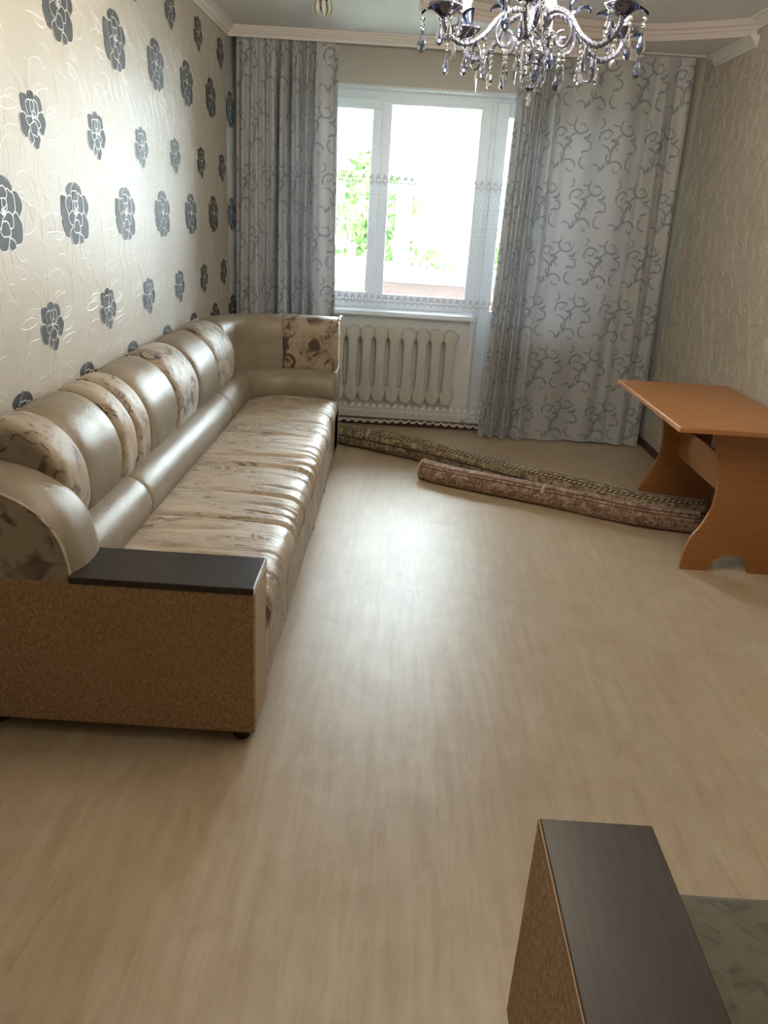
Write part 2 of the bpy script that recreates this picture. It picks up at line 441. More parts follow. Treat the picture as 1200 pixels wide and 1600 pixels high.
ME_ROSE = flower_mesh('flower', rose, .122, .108, .0036); ME_BUD = flower_mesh('flower', bud, .094, .083, .0030)
for row in range(4):
    for k in range(-2, 7):
        y, z = FY0 + .53 * k, FZ0 + .634 * row
        if YB - .1 > y and z < 2.42: obj('flower', ME_ROSE, wall_left, (XL, y + (.01 if row % 2 else 0), z))
        y, z = FY0 + .267 + .53 * k, FZ0 + .2755 + .634 * row
        if YB - .1 > y and z < 2.42: obj('flower', ME_BUD, wall_left, (XL, y, z))

# ------------------------------------------------------------------ window, balcony door, balcony
FY = YB + .15                                             # room side of the window frame
win = struct('window_1', boxes('window_frame', [
    ((WX0, FY, 2.205), (WX1, FY + .06, WZ1)), ((WX0, FY, WZ0), (WX1, FY + .06, .90)), ((WX0, FY, .90), (WX0 + .055, FY + .06, 2.205)),
    ((.47, FY, .90), (WX1, FY + .06, 2.205)), ((-.205, FY, .90), (-.135, FY + .06, 2.205))], M_PVC, .004))
obj('window_sash', boxes('window_sash', [((-.945, FY - .02, 2.15), (-.20, FY + .045, 2.215)), ((-.945, FY - .02, .885), (-.20, FY + .045, .955)),
    ((-.945, FY - .02, .955), (-.88, FY + .045, 2.15)), ((-.265, FY - .02, .955), (-.20, FY + .045, 2.15))], M_PVC, .006), win)
obj('glazing_bead', boxes('glazing_bead', [((-.135, FY + .005, 2.19), (.47, FY + .05, 2.206)), ((-.135, FY + .005, .90), (.47, FY + .05, .945))], M_PVC, .003), win)
for a, b in (((-.885, FY + .012, .95), (-.262, FY + .016, 2.155)), ((-.136, FY + .02, .94), (.471, FY + .024, 2.195))):
    obj('pane', boxes('pane', [(a, b)], M_GLASS), win)
obj('window_sill', boxes('window_sill', [((WX0 - .03, 5.625, .812), (.535, FY + .01, .846))], M_PVC, .006), win)
obj('reveal', boxes('reveal', [((WX0, YB - .002, WZ1 - .012), (DX1, FY, WZ1 + .002)), ((DX1 - .012, YB - .002, DZ0), (DX1 + .002, FY, WZ1))], M_PLASTER), win)
door = struct('door_1', boxes('door_frame', [((DX0, FY, DZ0), (DX0 + .05, FY + .06, WZ1)), ((DX1 - .05, FY, DZ0), (DX1, FY + .06, WZ1)),
    ((DX0 + .05, FY, 2.215), (DX1 - .05, FY + .06, WZ1)), ((DX0 + .05, FY, DZ0), (DX1 - .05, FY + .06, .10))], M_PVC, .004))
a0, a1 = DX0 + .03, DX1 - .03
obj('door_sash', boxes('door_sash', [((a0, FY - .02, .09), (a0 + .085, FY + .045, 2.235)), ((a1 - .085, FY - .02, .09), (a1, FY + .045, 2.235)),
    ((a0 + .085, FY - .02, 2.15), (a1 - .085, FY + .045, 2.235)), ((a0 + .085, FY - .02, .09), (a1 - .085, FY + .045, .18)), ((a0 + .085, FY - .02, .78), (a1 - .085, FY + .045, .87))], M_PVC, .006), door)
obj('lower_panel', boxes('lower_panel', [((a0 + .08, FY + .005, .17), (a1 - .08, FY + .03, .79))], M_PVC), door)
obj('pane', boxes('pane', [((a0 + .08, FY + .014, .86), (a1 - .08, FY + .018, 2.16))], M_GLASS), door)
obj('threshold', boxes('threshold', [((DX0, YB - .01, 0.0), (DX1, FY + .02, .075))], M_PLASTER, .004), door)
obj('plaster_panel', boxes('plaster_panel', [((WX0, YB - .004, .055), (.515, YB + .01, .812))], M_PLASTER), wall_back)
# side of the wall under the sill, next to the door
obj('jamb_strip', boxes('jamb_strip', [((.515, YB - .012, .08), (.548, FY, .812))], M_PVC, .004), door)

BY = 6.95                                                 # outer glazing of the balcony
struct('floor_balcony', boxes('floor_balcony', [((-1.6, WB, -.15), (2.4, BY + .12, .02))], M_CONC))
struct('ceiling_balcony', boxes('ceiling_balcony', [((-1.6, WB, 2.62), (2.4, BY + .12, 2.80))], M_CONC))
struct('wall_balcony', boxes('wall_balcony', [((-1.6, BY - .03, .02), (2.4, BY + .10, .985)), ((-1.7, WB, -.15), (-1.6, BY + .1, 2.8)), ((2.4, WB, -.15), (2.5, BY + .1, 2.8))], M_PARAPET))
ow = struct('window_2', boxes('balcony_frame', [((-1.6, BY, .985), (2.4, BY + .06, 1.045)), ((-1.6, BY, 2.54), (2.4, BY + .06, 2.62))] +
    [((x - .03, BY, 1.045), (x + .03, BY + .06, 2.54)) for x in (-1.57, -.62, .33 + 0.99, 2.37)], M_PVC, .004))
obj('mullion', boxes('mullion', [((-.085, BY - .01, 1.045), (.05, BY + .06, 2.54))], M_PVC, .005), ow)
obj('rail', boxes('rail', [((-1.54, BY - .01, 1.045), (-.085, BY + .05, 1.11)), ((.05, BY - .005, 1.045), (1.29, BY + .05, 1.075))], M_PVC, .004), ow)
for x0, x1 in ((-1.54, -.65), (-.59, -.085), (.05, 1.29), (1.35, 2.34)):
    obj('pane', boxes('pane', [((x0, BY + .02, 1.05), (x1, BY + .024, 2.54))], M_GLASS), ow)
obj('balcony_sill', boxes('balcony_sill', [((-1.6, BY - .14, .955), (2.4, BY, .988))], M_PVC, .005), ow)

# ------------------------------------------------------------------ outdoors
M_LEAF = simple('tree_leaves', lin(70, 106, 36), 0.6, noise=0.5, nscale=3)
M_BARK = simple('tree_bark', lin(96, 78, 60), 0.9, noise=0.3, nscale=8)
M_GRASS = simple('yard_ground', lin(150, 156, 140), 0.9, noise=0.2, nscale=1)
struct('ground', boxes('ground', [((-60, 9, -8.2), (60, 120, -8.0))], M_GRASS))
def tree(x, y, top, rad, seed, label):
    r = random.Random(seed); t = thing('leafy_tree', label, 'tree', (x, y, -8.0), 'trees in the yard outside the balcony')
    H = top + 8.0
    obj('trunk', tube('trunk', [(0, 0, -.02), (.1, 0, H * .35), (0, .1, H * .8)], [.22, .17, .06], M_BARK, 8), t)
    vs_, fs = [], []
    blobs = [(Vector((r.gauss(0, .45) * rad, r.gauss(0, .45) * rad, H * r.uniform(.45, .93))), rad * r.uniform(.25, .5)) for _ in range(16)] + [(Vector((0, 0, H * .94)), rad * .3)]
    for c, R_ in blobs:
        for _ in range(170):
            d = Vector((r.gauss(0, 1), r.gauss(0, 1), r.gauss(0, 1))).normalized() * R_ * r.uniform(.6, 1.05)
            p = c + d; u = Vector((r.gauss(0, 1), r.gauss(0, 1), r.gauss(0, 1))).normalized(); w = u.cross(Vector((r.gauss(0, 1), r.gauss(0, 1), 1))).normalized()
            s = r.uniform(.10, .2); b = len(vs_)
            vs_ += [p - u * s, p + w * s * .5, p + u * s, p - w * s * .5]; fs.append((b, b + 1, b + 2, b + 3))
    obj('crown', mesh('crown', vs_, fs, M_LEAF, smooth=False), t)
tree(-1.05, 17.5, 2.9, 1.5, 1, 'tall leafy green tree beyond the narrow balcony pane beside the gathered curtain')
tree(.9, 24, .6, 2.2, 2, 'low round green tree beyond the wide balcony pane')
tree(-6.0, 24, 2.0, 2.2, 3, 'broad green tree standing farther off behind the tall tree')
tree(3.2, 19, 1.2, 1.8, 4, 'green tree seen past the balcony door')

# ------------------------------------------------------------------ upholstery materials
def leather(name, a, b, rough=0.34):
    n = NT(name); v = n.coord()
    f = n.noise(v, 9, 5, 0.65); g = n.noise(v, 120, 3, 0.6); w = n.noise(v, 2.2, 3)
    c = n.mix(n.rng(f, 0.35, 0.7), a, b)
    c = n.mix(n.rng(g, 0.5, 0.8, 0, 0.35), c, tuple(x * 0.7 for x in a[:3]) + (1,))
    c = n.mix(n.rng(w, 0.35, 0.7, 0, 0.35), c, lin(152, 141, 126))
    h = n.math('ADD', n.noise(v, 170, 4), n.math('MULTIPLY', n.noise(v, 24, 3), 0.8))
    return n.done(n.bsdf(c, n.rng(f, 0.3, 0.7, rough, rough + 0.12), 0, n.bump(h, 0.22, 0.004), Specular_IOR_Level=0.5))
def floral(name, base, mid, dark, scale=1.0, rough=0.5, dense=0.62):
    """baroque leaf print: warped contour bands and knots"""
    n = NT(name); v = n.scale(n.coord(), (scale, scale, scale))
    w = n.noise(v, 5.5, 2, 0.5, 1.4); k = n.noise(v, 7.0, 3, 0.6, 2.2)
    band = n.math('PINGPONG', n.math('MULTIPLY', w, 7.0), 0.5)
    area = n.rng(k, 0.47, 0.60)
    lines = n.math('MULTIPLY', n.rng(band, 0.30, 0.42), area)
    blot = n.math('MULTIPLY', n.rng(n.noise(v, 9, 2, 0.5, 1.8), 0.58, 0.64), n.rng(n.noise(v, 3.1, 2), 0.44, 0.56))
    ring = n.rng(n.math('ABSOLUTE', n.math('SUBTRACT', n.voro(v, 8.0), 0.28)), 0.03, 0.06, 1.0, 0.0)
    ring = n.math('MULTIPLY', ring, n.rng(n.noise(v, 4.3, 2), 0.54, 0.62))
    c = n.mix(n.rng(n.noise(v, 3.0, 4), 0.35, 0.7), base, tuple(x * 0.86 for x in base[:3]) + (1,))
    c = n.mix(n.math('MULTIPLY', area, 0.45 * dense * 2), c, mid)
    c = n.mix(n.math('MULTIPLY', lines, 0.8 * dense * 1.6, clamp=True), c, dark)
    c = n.mix(n.math('MULTIPLY', n.math('MAXIMUM', blot, ring), dense * 1.5, clamp=True), c, dark)
    h = n.math('ADD', n.noise(v, 260, 3), n.math('MULTIPLY', lines, -0.6))
    return n.done(n.bsdf(c, rough, 0, n.bump(h, 0.2, 0.003), Sheen_Weight=0.25))
def seat_fabric():
    n = NT('seat_burl_fabric'); v = n.coord(); vs2 = n.scale(v, (1.0, 2.3, 1.0))
    w = n.noise(vs2, 5.0, 4, 0.6, 1.5)
    band = n.math('PINGPONG', n.math('MULTIPLY', w, 6.0), 0.5)
    area = n.rng(n.noise(vs2, 3.4, 3, 0.6, 0.8), 0.44, 0.60)
    c = n.mix(n.rng(w, 0.3, 0.72), lin(194, 182, 166), lin(164, 150, 134))
    c = n.mix(n.math('MULTIPLY', n.math('MULTIPLY', n.rng(band, 0.22, 0.42), area), 0.9), c, lin(112, 95, 80))
    c = n.mix(n.rng(n.noise(n.scale(v, (30, 90, 30)), 3, 3), 0.55, 0.75, 0, 0.35), c, lin(148, 131, 114))
    wr = n.noise(n.scale(v, (3.0, 15, 10)), 1.6, 3, 0.55, 0.7)
    h = n.math('ADD', n.math('MULTIPLY', wr, 1.0), n.math('MULTIPLY', n.noise(v, 240, 3), 0.25))
    return n.done(n.bsdf(c, 0.40, 0, n.bump(h, 0.4, 0.008), Specular_IOR_Level=0.4))
M_LEATHER = leather('leather_taupe', lin(126, 115, 100), lin(145, 134, 118))
M_FLORAL = floral('floral_brown', lin(162, 148, 129), lin(118, 99, 79), lin(68, 50, 38))
M_FLORALC = floral('floral_brown_large', lin(162, 148, 129), lin(118, 99, 79), lin(68, 50, 38), 0.75, 0.55, 0.66)
M_SEAT = seat_fabric()
def tan_panel():
    n = NT('tan_textured_panel'); v = n.coord()
    f = n.noise(n.scale(v, (70, 70, 46), rot=(0, .6, 0)), 1.6, 4, 0.7); g = n.noise(v, 2.0, 3)
    c = n.mix(n.rng(f, 0.36, 0.66), lin(130, 98, 68), lin(192, 160, 122))
    c = n.mix(n.rng(g, 0.35, 0.7, 0, 0.4), c, lin(150, 116, 80))
    return n.done(n.bsdf(c, 0.6, 0, n.bump(f, 0.8, 0.006)))
M_TAN = tan_panel()
M_END = simple('arm_end_cloth', lin(176, 160, 136), 0.6, noise=0.1, nscale=90, bump=0.4, bscale=300)
def wenge():
    n = NT('dark_wenge_board'); v = n.coord()
    f = n.noise(n.scale(v, (3, 40, 40)), 2.0, 5, 0.6); g = n.noise(n.scale(v, (2, 7, 7)), 1.5, 3)
    c = n.mix(n.rng(f, 0.35, 0.7), lin(34, 27, 25), lin(54, 44, 40)); c = n.mix(n.rng(g, 0.4, 0.7, 0, 0.5), c, lin(40, 34, 30))
    return n.done(n.bsdf(c, 0.36, 0, n.bump(f, 0.12, 0.002)))
M_WENGE = wenge()
def wenge_y():
    n = NT('dark_wenge_board_lengthwise'); v = n.coord()
    f = n.noise(n.scale(v, (40, 3, 40)), 2.0, 5, 0.6); g = n.noise(n.scale(v, (9, 2, 9)), 1.5, 3)
    c = n.mix(n.rng(f, 0.35, 0.7), lin(34, 27, 25), lin(54, 44, 40)); c = n.mix(n.rng(g, 0.4, 0.7, 0, 0.5), c, lin(40, 34, 30))
    return n.done(n.bsdf(c, 0.36, 0, n.bump(f, 0.12, 0.002)))
M_WENGE_Y = wenge_y()
M_EDGE = simple('board_edge_strip', lin(196, 190, 180), 0.45)
M_FOOT = simple('black_foot', lin(24, 22, 22), 0.4)
M_PIPE = simple('pale_piping', lin(206, 196, 180), 0.5)

# ------------------------------------------------------------------ corner sofa
sofa_c = Vector((-.77, 3.40, 0))
sofa = thing('corner_sofa', 'long taupe corner sofa with leather and floral back cushions along the flowered wall', 'sofa', sofa_c)
# plan path of the bolster centre line: up the wall, round the corner, to the open end
PX, PR, PY = -.94, .30, 4.40
S1 = PY - 1.9; S2 = S1 + PR * PI / 2; S3 = S2 + .275
def path(s):
    if s <= S1: return Vector((PX, 1.9 + s, 0)), Vector((-1, 0, 0))
    if s <= S2:
        a = (s - S1) / PR; d = Vector((-math.cos(a), math.sin(a), 0)); return Vector((PX + PR, PY, 0)) + d * PR, d
    return Vector((PX + PR + (s - S2), PY + PR, 0)), Vector((0, 1, 0))
def sweep(name, prof, s0, s1, mat, n=18, kend=.82, pw=6, root=None, wr=None, cz=None):
    """closed (offset, z) profile swept along the sofa path, pinched at its ends like a stuffed cushion"""
    oc = sum(p[0] for p in prof) / len(prof); zc = cz if cz is not None else sum(p[1] for p in prof) / len(prof)
    k = len(prof); vs_, fs, us = [], [], []
    al = [0]
    for i in range(1, k): al.append(al[-1] + math.hypot(prof[i][0] - prof[i - 1][0], prof[i][1] - prof[i - 1][1]))
    for i in range(n + 1):
        t = -math.cos(PI * i / n); u = t * .6 + (2 * i / n - 1) * .4
        s = s0 + (s1 - s0) * (u + 1) / 2; p, d = path(s)
        f = kend + (1 - kend) * (1 - abs(u) ** pw) ** .5
        for j, (o_, z_) in enumerate(prof):
            q = p + d * (oc + (o_ - oc) * f); z2 = zc + (z_ - zc) * f
            if wr: dz = wr(s, j / k); q = q + d * dz[0]; z2 += dz[1]
            vs_.append(Vector((q.x, q.y, z2)) - (root or Vector((0, 0, 0)))); us.append((s, al[j]))
    for i in range(n):
        for j in range(k): fs.append([i * k + j, i * k + (j + 1) % k, (i + 1) * k + (j + 1) % k, (i + 1) * k + j])
    fs += [list(range(k))[::-1], list(range(n * k, (n + 1) * k))]
    return mesh(name, vs_, fs, mat, us)
def smooth2(pts, n=4): return [(p.x, p.y) for p in crom([(a, b, 0) for a, b in pts], n, True)]
PUFF = smooth2([(.03, .46), (.0, .54), (-.025, .64), (-.02, .74), (.02, .82), (.08, .875), (.15, .895), (.205, .875), (.225, .80), (.225, .60), (.22, .46)], 4)
FLAT = smooth2([(.05, .46), (.035, .56), (.03, .68), (.035, .80), (.06, .862), (.11, .884), (.17, .884), (.21, .866), (.222, .78), (.222, .60), (.22, .46)], 4)
rnd = random.Random(3)
def wrk(seed, amp):
    r = random.Random(seed); c = [(r.uniform(30, 90), r.uniform(4, 12), r.uniform(0, 6)) for _ in range(4)]
    def f(s, t):
        w = sum(math.sin(a * s + b * t * 6.28 + p) for a, b, p in c) / 4; return (w * amp, w * amp * .5)
    return f
for s0, s1, kind in ((.16, .33, 'f'), (.31, .635, 'p'), (.63, .775, 'f'), (.775, .935, 'f'), (.93, 1.325, 'p'), (1.32, 1.685, 'f'), (1.68, 2.085, 'p'), (2.08, 2.50, 'f')):
    obj('back_cushion', sweep('back_cushion', PUFF, s0, s1, M_LEATHER if kind == 'p' else M_FLORAL, 22, .80, 5, sofa_c,
        wrk(int(s0 * 100), .0015 if kind == 'p' else .003), cz=.60), sofa, label='smooth taupe leather back cushion' if kind == 'p' else 'brown floral back cushion')
obj('back_cushion', sweep('back_cushion', FLAT, 2.49, 2.92, M_LEATHER, 20, .96, 8, sofa_c, wrk(7, .001), cz=.6), sofa, label='plain taupe curved corner back')
obj('back_cushion', sweep('back_cushion', FLAT, 2.918, S3, M_FLORALC, 16, .97, 10, sofa_c, wrk(9, .001), cz=.6), sofa, label='floral flat corner back')
BOL = [(.10 * math.cos(2 * PI * i / 24), .48 + .10 * math.sin(2 * PI * i / 24)) for i in range(24)]
for s0, s1 in ((.17, .675), (.675, 2.06), (2.055, S3)):
    obj('bolster', sweep('bolster', BOL, s0, s1, M_LEATHER, 40, .90, 14, sofa_c, wrk(int(s0 * 50) + 1, .0016)), sofa, label='glossy taupe leather bolster roll')
# seat cushions
def seat(name, y0, y1, mat, seed, x_front=-.330, x_back=-.96, zt=.420, folds=()):
    r = random.Random(seed)
    prof = [(x_front - .022, .27), (x_front - .006, .31), (x_front, .345), (x_front - .004, .375), (x_front - .016, .398), (x_front - .036, .412)]
    prof += [(x_front - .06 - i * (x_front - .06 - x_back) / 22, zt + .010 * math.sin(PI * i / 22)) for i in range(23)]
    prof += [(x_back, .30), (x_back + .05, .27)]
    n = max(30, int((y1 - y0) * 110)); k = len(prof); vs_, fs = [], []
    cr = [(r.uniform(y0 + .05, y1 - .05), r.uniform(.006, .014), r.uniform(.004, .010), r.uniform(0, 1), r.uniform(-.12, .12)) for _ in range(int((y1 - y0) * 15))]
    for i in range(n + 1):
        u = i / n; y = y0 + (y1 - y0) * u; e = min(u, 1 - u) * (y1 - y0)
        dr = 0 if e > .03 else -.020 * (1 - e / .03) ** 2
        for x, z in prof:
            t = (x_front - x) / (x_front - x_back); w = 0
            for cy, sg, am, side, sk in cr:
                yy = y - cy - sk * t
                if abs(yy) < sg * 3:
                    fade = max(0, 1 - abs(t - (0.05 if side < .65 else .55)) / (.40 if side < .65 else .3))
                    w -= am * fade * math.exp(-(yy / sg) ** 2)
            for cy, sg, am, tc_, sk in folds:
                yy = y - cy - sk * t - .01 * math.sin(7 * t)
                w += am * max(0, 1 - ((t - tc_) / .45) ** 2) * (.7 * math.exp(-((yy - sg * 1.6) / (sg * 1.6)) ** 2) - math.exp(-(yy / sg) ** 2))
            w += .003 * math.sin(9 * y + 4 * x) * math.sin(5 * x + 2 * y)
            vs_.append(Vector((x + (w * .7 if z < .40 and x > -.45 else 0), y, z + (w + dr if z > .36 else 0))) - sofa_c)
    for i in range(n):
        for j in range(k): fs.append([i * k + j, i * k + (j + 1) % k, (i + 1) * k + (j + 1) % k, (i + 1) * k + j])
    fs += [list(range(k))[::-1], list(range(n * k, (n + 1) * k))]
    return mesh(name, vs_, fs, mat)
obj('seat_cushion', seat('seat_cushion', 2.06, 2.605, M_SEAT, 4), sofa)
obj('seat_cushion', seat('seat_cushion', 2.60, 4.062, M_SEAT, 8, folds=((3.22, .011, .016, .25, .03), (3.40, .009, .013, .45, -.05), (2.86, .008, .010, .15, .04), (3.75, .009, .010, .5, .02))), sofa)
obj('seat_cushion', seat('seat_cushion', 4.058, 4.80, M_SEAT, 6, -.345), sofa)
obj('base', boxes('base', [((-1.165, 2.06, .05), (-.375, 4.93, .30))], M_SEAT, .01, sofa_c), sofa)
obj('front_panel', boxes('front_panel', [((-.378, 2.06, .045), (-.356, 2.60, .33)), ((-.378, 2.602, .045), (-.354, 4.06, .33)), ((-.378, 4.062, .045), (-.358, 4.93, .33))], M_SEAT, .006, sofa_c), sofa)
obj('end_panel', boxes('end_panel', [((-.385, 4.66, .05), (-.358, 4.955, .58))], M_LEATHER, .008, sofa_c), sofa)
# board behind the curved corner back
bp = [path(S1 - .02 + (S3 - S1 + .02) * i / 24) for i in range(25)]
pts_o = [(p + d * .252) for p, d in bp]; pts_i = [(p + d * .218) for p, d in bp]
for q in pts_o: q.x = max(q.x, -1.1765)
for q in pts_i: q.x = max(q.x, -1.1600)
obj('back_board', prism('back_board', [(p.x, p.y) for p in pts_o] + [(p.x, p.y) for p in reversed(pts_i)], 'z', .05, .868, M_PIPE, sofa_c), sofa)
obj('back_board', boxes('back_board', [((-1.176, 2.06, .05), (-1.164, 4.36, .84))], M_LEATHER, .003, sofa_c), sofa)
pe = [(-.362, 4.70 + .245, .05), (-.362, 4.70 + .248, .5), (-.362, 4.70 + .245, .845), (-.362, 4.70 + .225, .878), (-.363, 4.70 + .15, .889), (-.363, 4.70 + .075, .872)]
obj('piping', tube('piping', [Vector(p) - sofa_c for p in crom(pe, 4)], .007, M_PIPE, 8), sofa)
# arm end
AY0, AY1 = 1.874, 2.076
obj('arm_panel', boxes('arm_panel', [((-1.176, AY0, .045), (-.349, AY0 + .018, .502))], M_TAN, .003, sofa_c), sofa, label='tan textured side panel of the arm')
obj('arm_body', boxes('arm_body', [((-1.172, AY0 + .018, .045), (-.347, AY1, .502))], M_END, .004, sofa_c), sofa)
obj('arm_board', boxes('arm_board', [((-.86, AY0 - .002, .502), (-.350, AY1 + .003, .5235))], M_WENGE, .003, sofa_c), sofa, label='dark wenge board on the arm')
obj('board_edge', boxes('board_edge', [((-.3505, AY0 - .001, .503), (-.3475, AY1 + .002, .5228))], M_EDGE, .0008, sofa_c), sofa)
wing = smooth2([(-.853, .50), (-.858, .56), (-.876, .63), (-.915, .695), (-.97, .738), (-1.04, .765), (-1.12, .778)], 5)
wing = [(p.x, p.y) for p in crom([(a, b, 0) for a, b in [(-.853, .495), (-.858, .56), (-.876, .63), (-.915, .69), (-.97, .733), (-1.04, .762), (-1.12, .776), (-1.165, .774)]], 5)]
# rounded leather rim: thick band lofted over the arch, bulging at its middle
vs_, fs = [], []
NW = 12
for i, (x, z) in enumerate(wing):
    a = Vector(wing[min(len(wing) - 1, i + 1)]) - Vector(wing[max(0, i - 1)]); nrm = Vector((a.y, -a.x)).normalized()
    if nrm.y < 0 and nrm.x < 0: nrm = -nrm
    if nrm.x < -.5: nrm = -nrm
    for j in range(NW + 1):
        t = j / NW; y = AY0 + .012 + (AY1 - AY0 + .02) * t
        bul = .028 * (1 - abs(2 * t - 1) ** 3) - .012
        vs_.append(Vector((x + nrm.x * bul, y, z + nrm.y * bul)) - sofa_c)
nw = len(wing)
for i in range(nw - 1):
    for j in range(NW): fs.append([i * (NW + 1) + j, i * (NW + 1) + j + 1, (i + 1) * (NW + 1) + j + 1, (i + 1) * (NW + 1) + j])
obj('arm_wing', mesh('arm_wing', vs_, fs, M_LEATHER), sofa, label='rounded leather rim of the arm')
inner = [(x - .004, z - .006) for x, z in wing] + [(-1.172, .495)]
obj('wing_panel', prism('wing_panel', inner, 'y', AY0 + .008, AY1 + .02, M_FLORALC, sofa_c), sofa, label='brown floral panel of the arm')
ft = lathe('foot', [(0, 0), (.020, 0), (.026, .006), (.027, .03), (.024, .05), (0, .05)], 16, M_FOOT)
for x, y in ((-.395, 1.92), (-1.13, 1.93), (-.39, 2.62), (-.385, 3.55), (-.385, 4.10), (-1.12, 3.0), (-1.12, 4.1), (-.40, 4.88)):
    obj('foot', ft, sofa, (x - sofa_c.x, y - sofa_c.y, 0))

# ------------------------------------------------------------------ matching armchair, seen from its arm
ch = Vector((.80, .65, 0))
arm = thing('armchair', 'armchair with dark wenge arm boards and an olive floral seat', 'armchair', ch)
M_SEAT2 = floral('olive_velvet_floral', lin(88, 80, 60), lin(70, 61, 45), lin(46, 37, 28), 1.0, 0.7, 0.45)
CX0, CX1, CY0, CY1 = .300, 1.36, .26, 1.072
for xa, xb in ((CX0, CX0 + .20), (CX1 - .20, CX1)):
    out = xa if xa == CX0 else xb - .018
    obj('arm_panel', boxes('arm_panel', [((out, CY0, .045), (out + .018, CY1, .502))], M_TAN, .003, ch), arm)
    obj('arm_body', boxes('arm_body', [((xa + (.018 if xa == CX0 else 0), CY0, .045), (xb - (0 if xa == CX0 else .018), CY1 - .003, .502))], M_END, .004, ch), arm)
    obj('arm_board', boxes('arm_board', [((xa + .004, CY1 - .52, .502), (xb + .003, CY1 + .004, .5235))], M_WENGE_Y, .003, ch), arm, label='dark wenge board on the arm')
    obj('board_edge', boxes('board_edge', [((xa + .001, CY1 - .52, .503), (xa + .0042, CY1 + .003, .5225))], simple('board_edge_brown', lin(150, 118, 84), .5), .0008, ch), arm)
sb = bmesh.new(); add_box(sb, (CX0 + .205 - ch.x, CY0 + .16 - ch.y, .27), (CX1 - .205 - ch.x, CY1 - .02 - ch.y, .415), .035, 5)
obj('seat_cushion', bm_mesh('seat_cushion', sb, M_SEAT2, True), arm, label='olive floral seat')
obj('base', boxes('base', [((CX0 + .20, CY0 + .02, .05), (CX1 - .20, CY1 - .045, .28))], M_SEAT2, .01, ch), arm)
BP = smooth2([(.30, .38), (.40, .46), (.42, .60), (.40, .72), (.36, .80), (.31, .84), (.27, .80), (.262, .60), (.262, .40)], 4)
obj('back_cushion', prism('back_cushion', BP, 'x', CX0 + .19, CX1 - .19, M_LEATHER, ch, .01), arm)
for x in (CX0 + .04, CX1 - .04):
    for y in (CY0 + .05, CY1 - .05): obj('foot', ft, arm, (x - ch.x, y - ch.y, 0))

# ------------------------------------------------------------------ dining table
def orange_wood():
    n = NT('orange_beech_laminate'); v = n.coord()
    f = n.noise(n.scale(v, (3, 3, 34)), 2.0, 5, 0.6, 0.6); g = n.noise(n.scale(v, (2, 2, 5)), 1.6, 3)
    c = n.mix(n.rng(f, 0.35, 0.68), lin(154, 102, 58), lin(170, 117, 71)); c = n.mix(n.rng(g, 0.4, 0.7, 0, 0.5), c, lin(158, 106, 62))
    return n.done(n.bsdf(c, 0.38))
def orange_top():
    n = NT('orange_beech_top'); v = n.coord()
    f = n.noise(n.scale(v, (6, 30, 6)), 2.0, 5, 0.6, 0.6)
    c = n.mix(n.rng(f, 0.35, 0.68), lin(154, 102, 58), lin(170, 117, 71))
    return n.done(n.bsdf(c, 0.33))
M_WOOD, M_WTOP = orange_wood(), orange_top()
M_EDGEW = simple('table_edge_band', lin(172, 118, 74), 0.35)
tc = Vector((1.55, 3.78, 0))
table = thing('dining_table', 'small orange wooden table with scalloped panel legs standing against the plain embossed wall', 'table', tc)
TX0, TX1, TY0, TY1, TZ = 1.240, 1.852, 3.255, 4.30, .715
obj('tabletop', boxes('tabletop', [((TX0 + .003, TY0 + .003, TZ - .024), (TX1, TY1 - .003, TZ))], M_WTOP, .004, tc), table)
obj('edge_band', boxes('edge_band', [((TX0, TY0, TZ - .023), (TX0 + .005, TY1, TZ - .001)), ((TX0, TY0 - .002, TZ - .023), (TX1, TY0 + .004, TZ - .001)), ((TX0, TY1 - .004, TZ - .023), (TX1, TY1, TZ - .001))], M_EDGEW, .002, tc), table)
prof = [(1.425, TZ - .024), (1.437, .66), (1.458, .606), (1.488, .52), (1.503, .44), (1.506, .385), (1.499, .316), (1.468, .227), (1.435, .166), (1.418, .10), (1.412, .05), (1.411, 0)]
left_side = [(p.x, p.y) for p in crom([(a, b, 0) for a, b in prof], 4)]
XC = 1.640
arch = [(XC + .096 * math.cos(a), .088 * math.sin(a)) for a in [PI - PI * i / 14 for i in range(15)]]
right = [(min(1.848, 2 * XC - x), z) for x, z in reversed(left_side)]
outl = left_side + arch + right
for y0 in (3.36, 4.165):
    lg = obj('leg', prism('leg', outl, 'y', y0, y0 + .018, M_WOOD, tc, .0015), table)
obj('stretcher', boxes('stretcher', [((1.60, 3.378, .335), (1.618, 4.165, .50))], M_WOOD, .002, tc), table)
M_BRK = simple('bracket_brown', lin(70, 48, 36), .5)
for y in (3.378, 4.12): obj('bracket', boxes('bracket', [((1.618, y, .62), (1.65, y + .044, TZ - .024))], M_BRK, .002, tc), table)

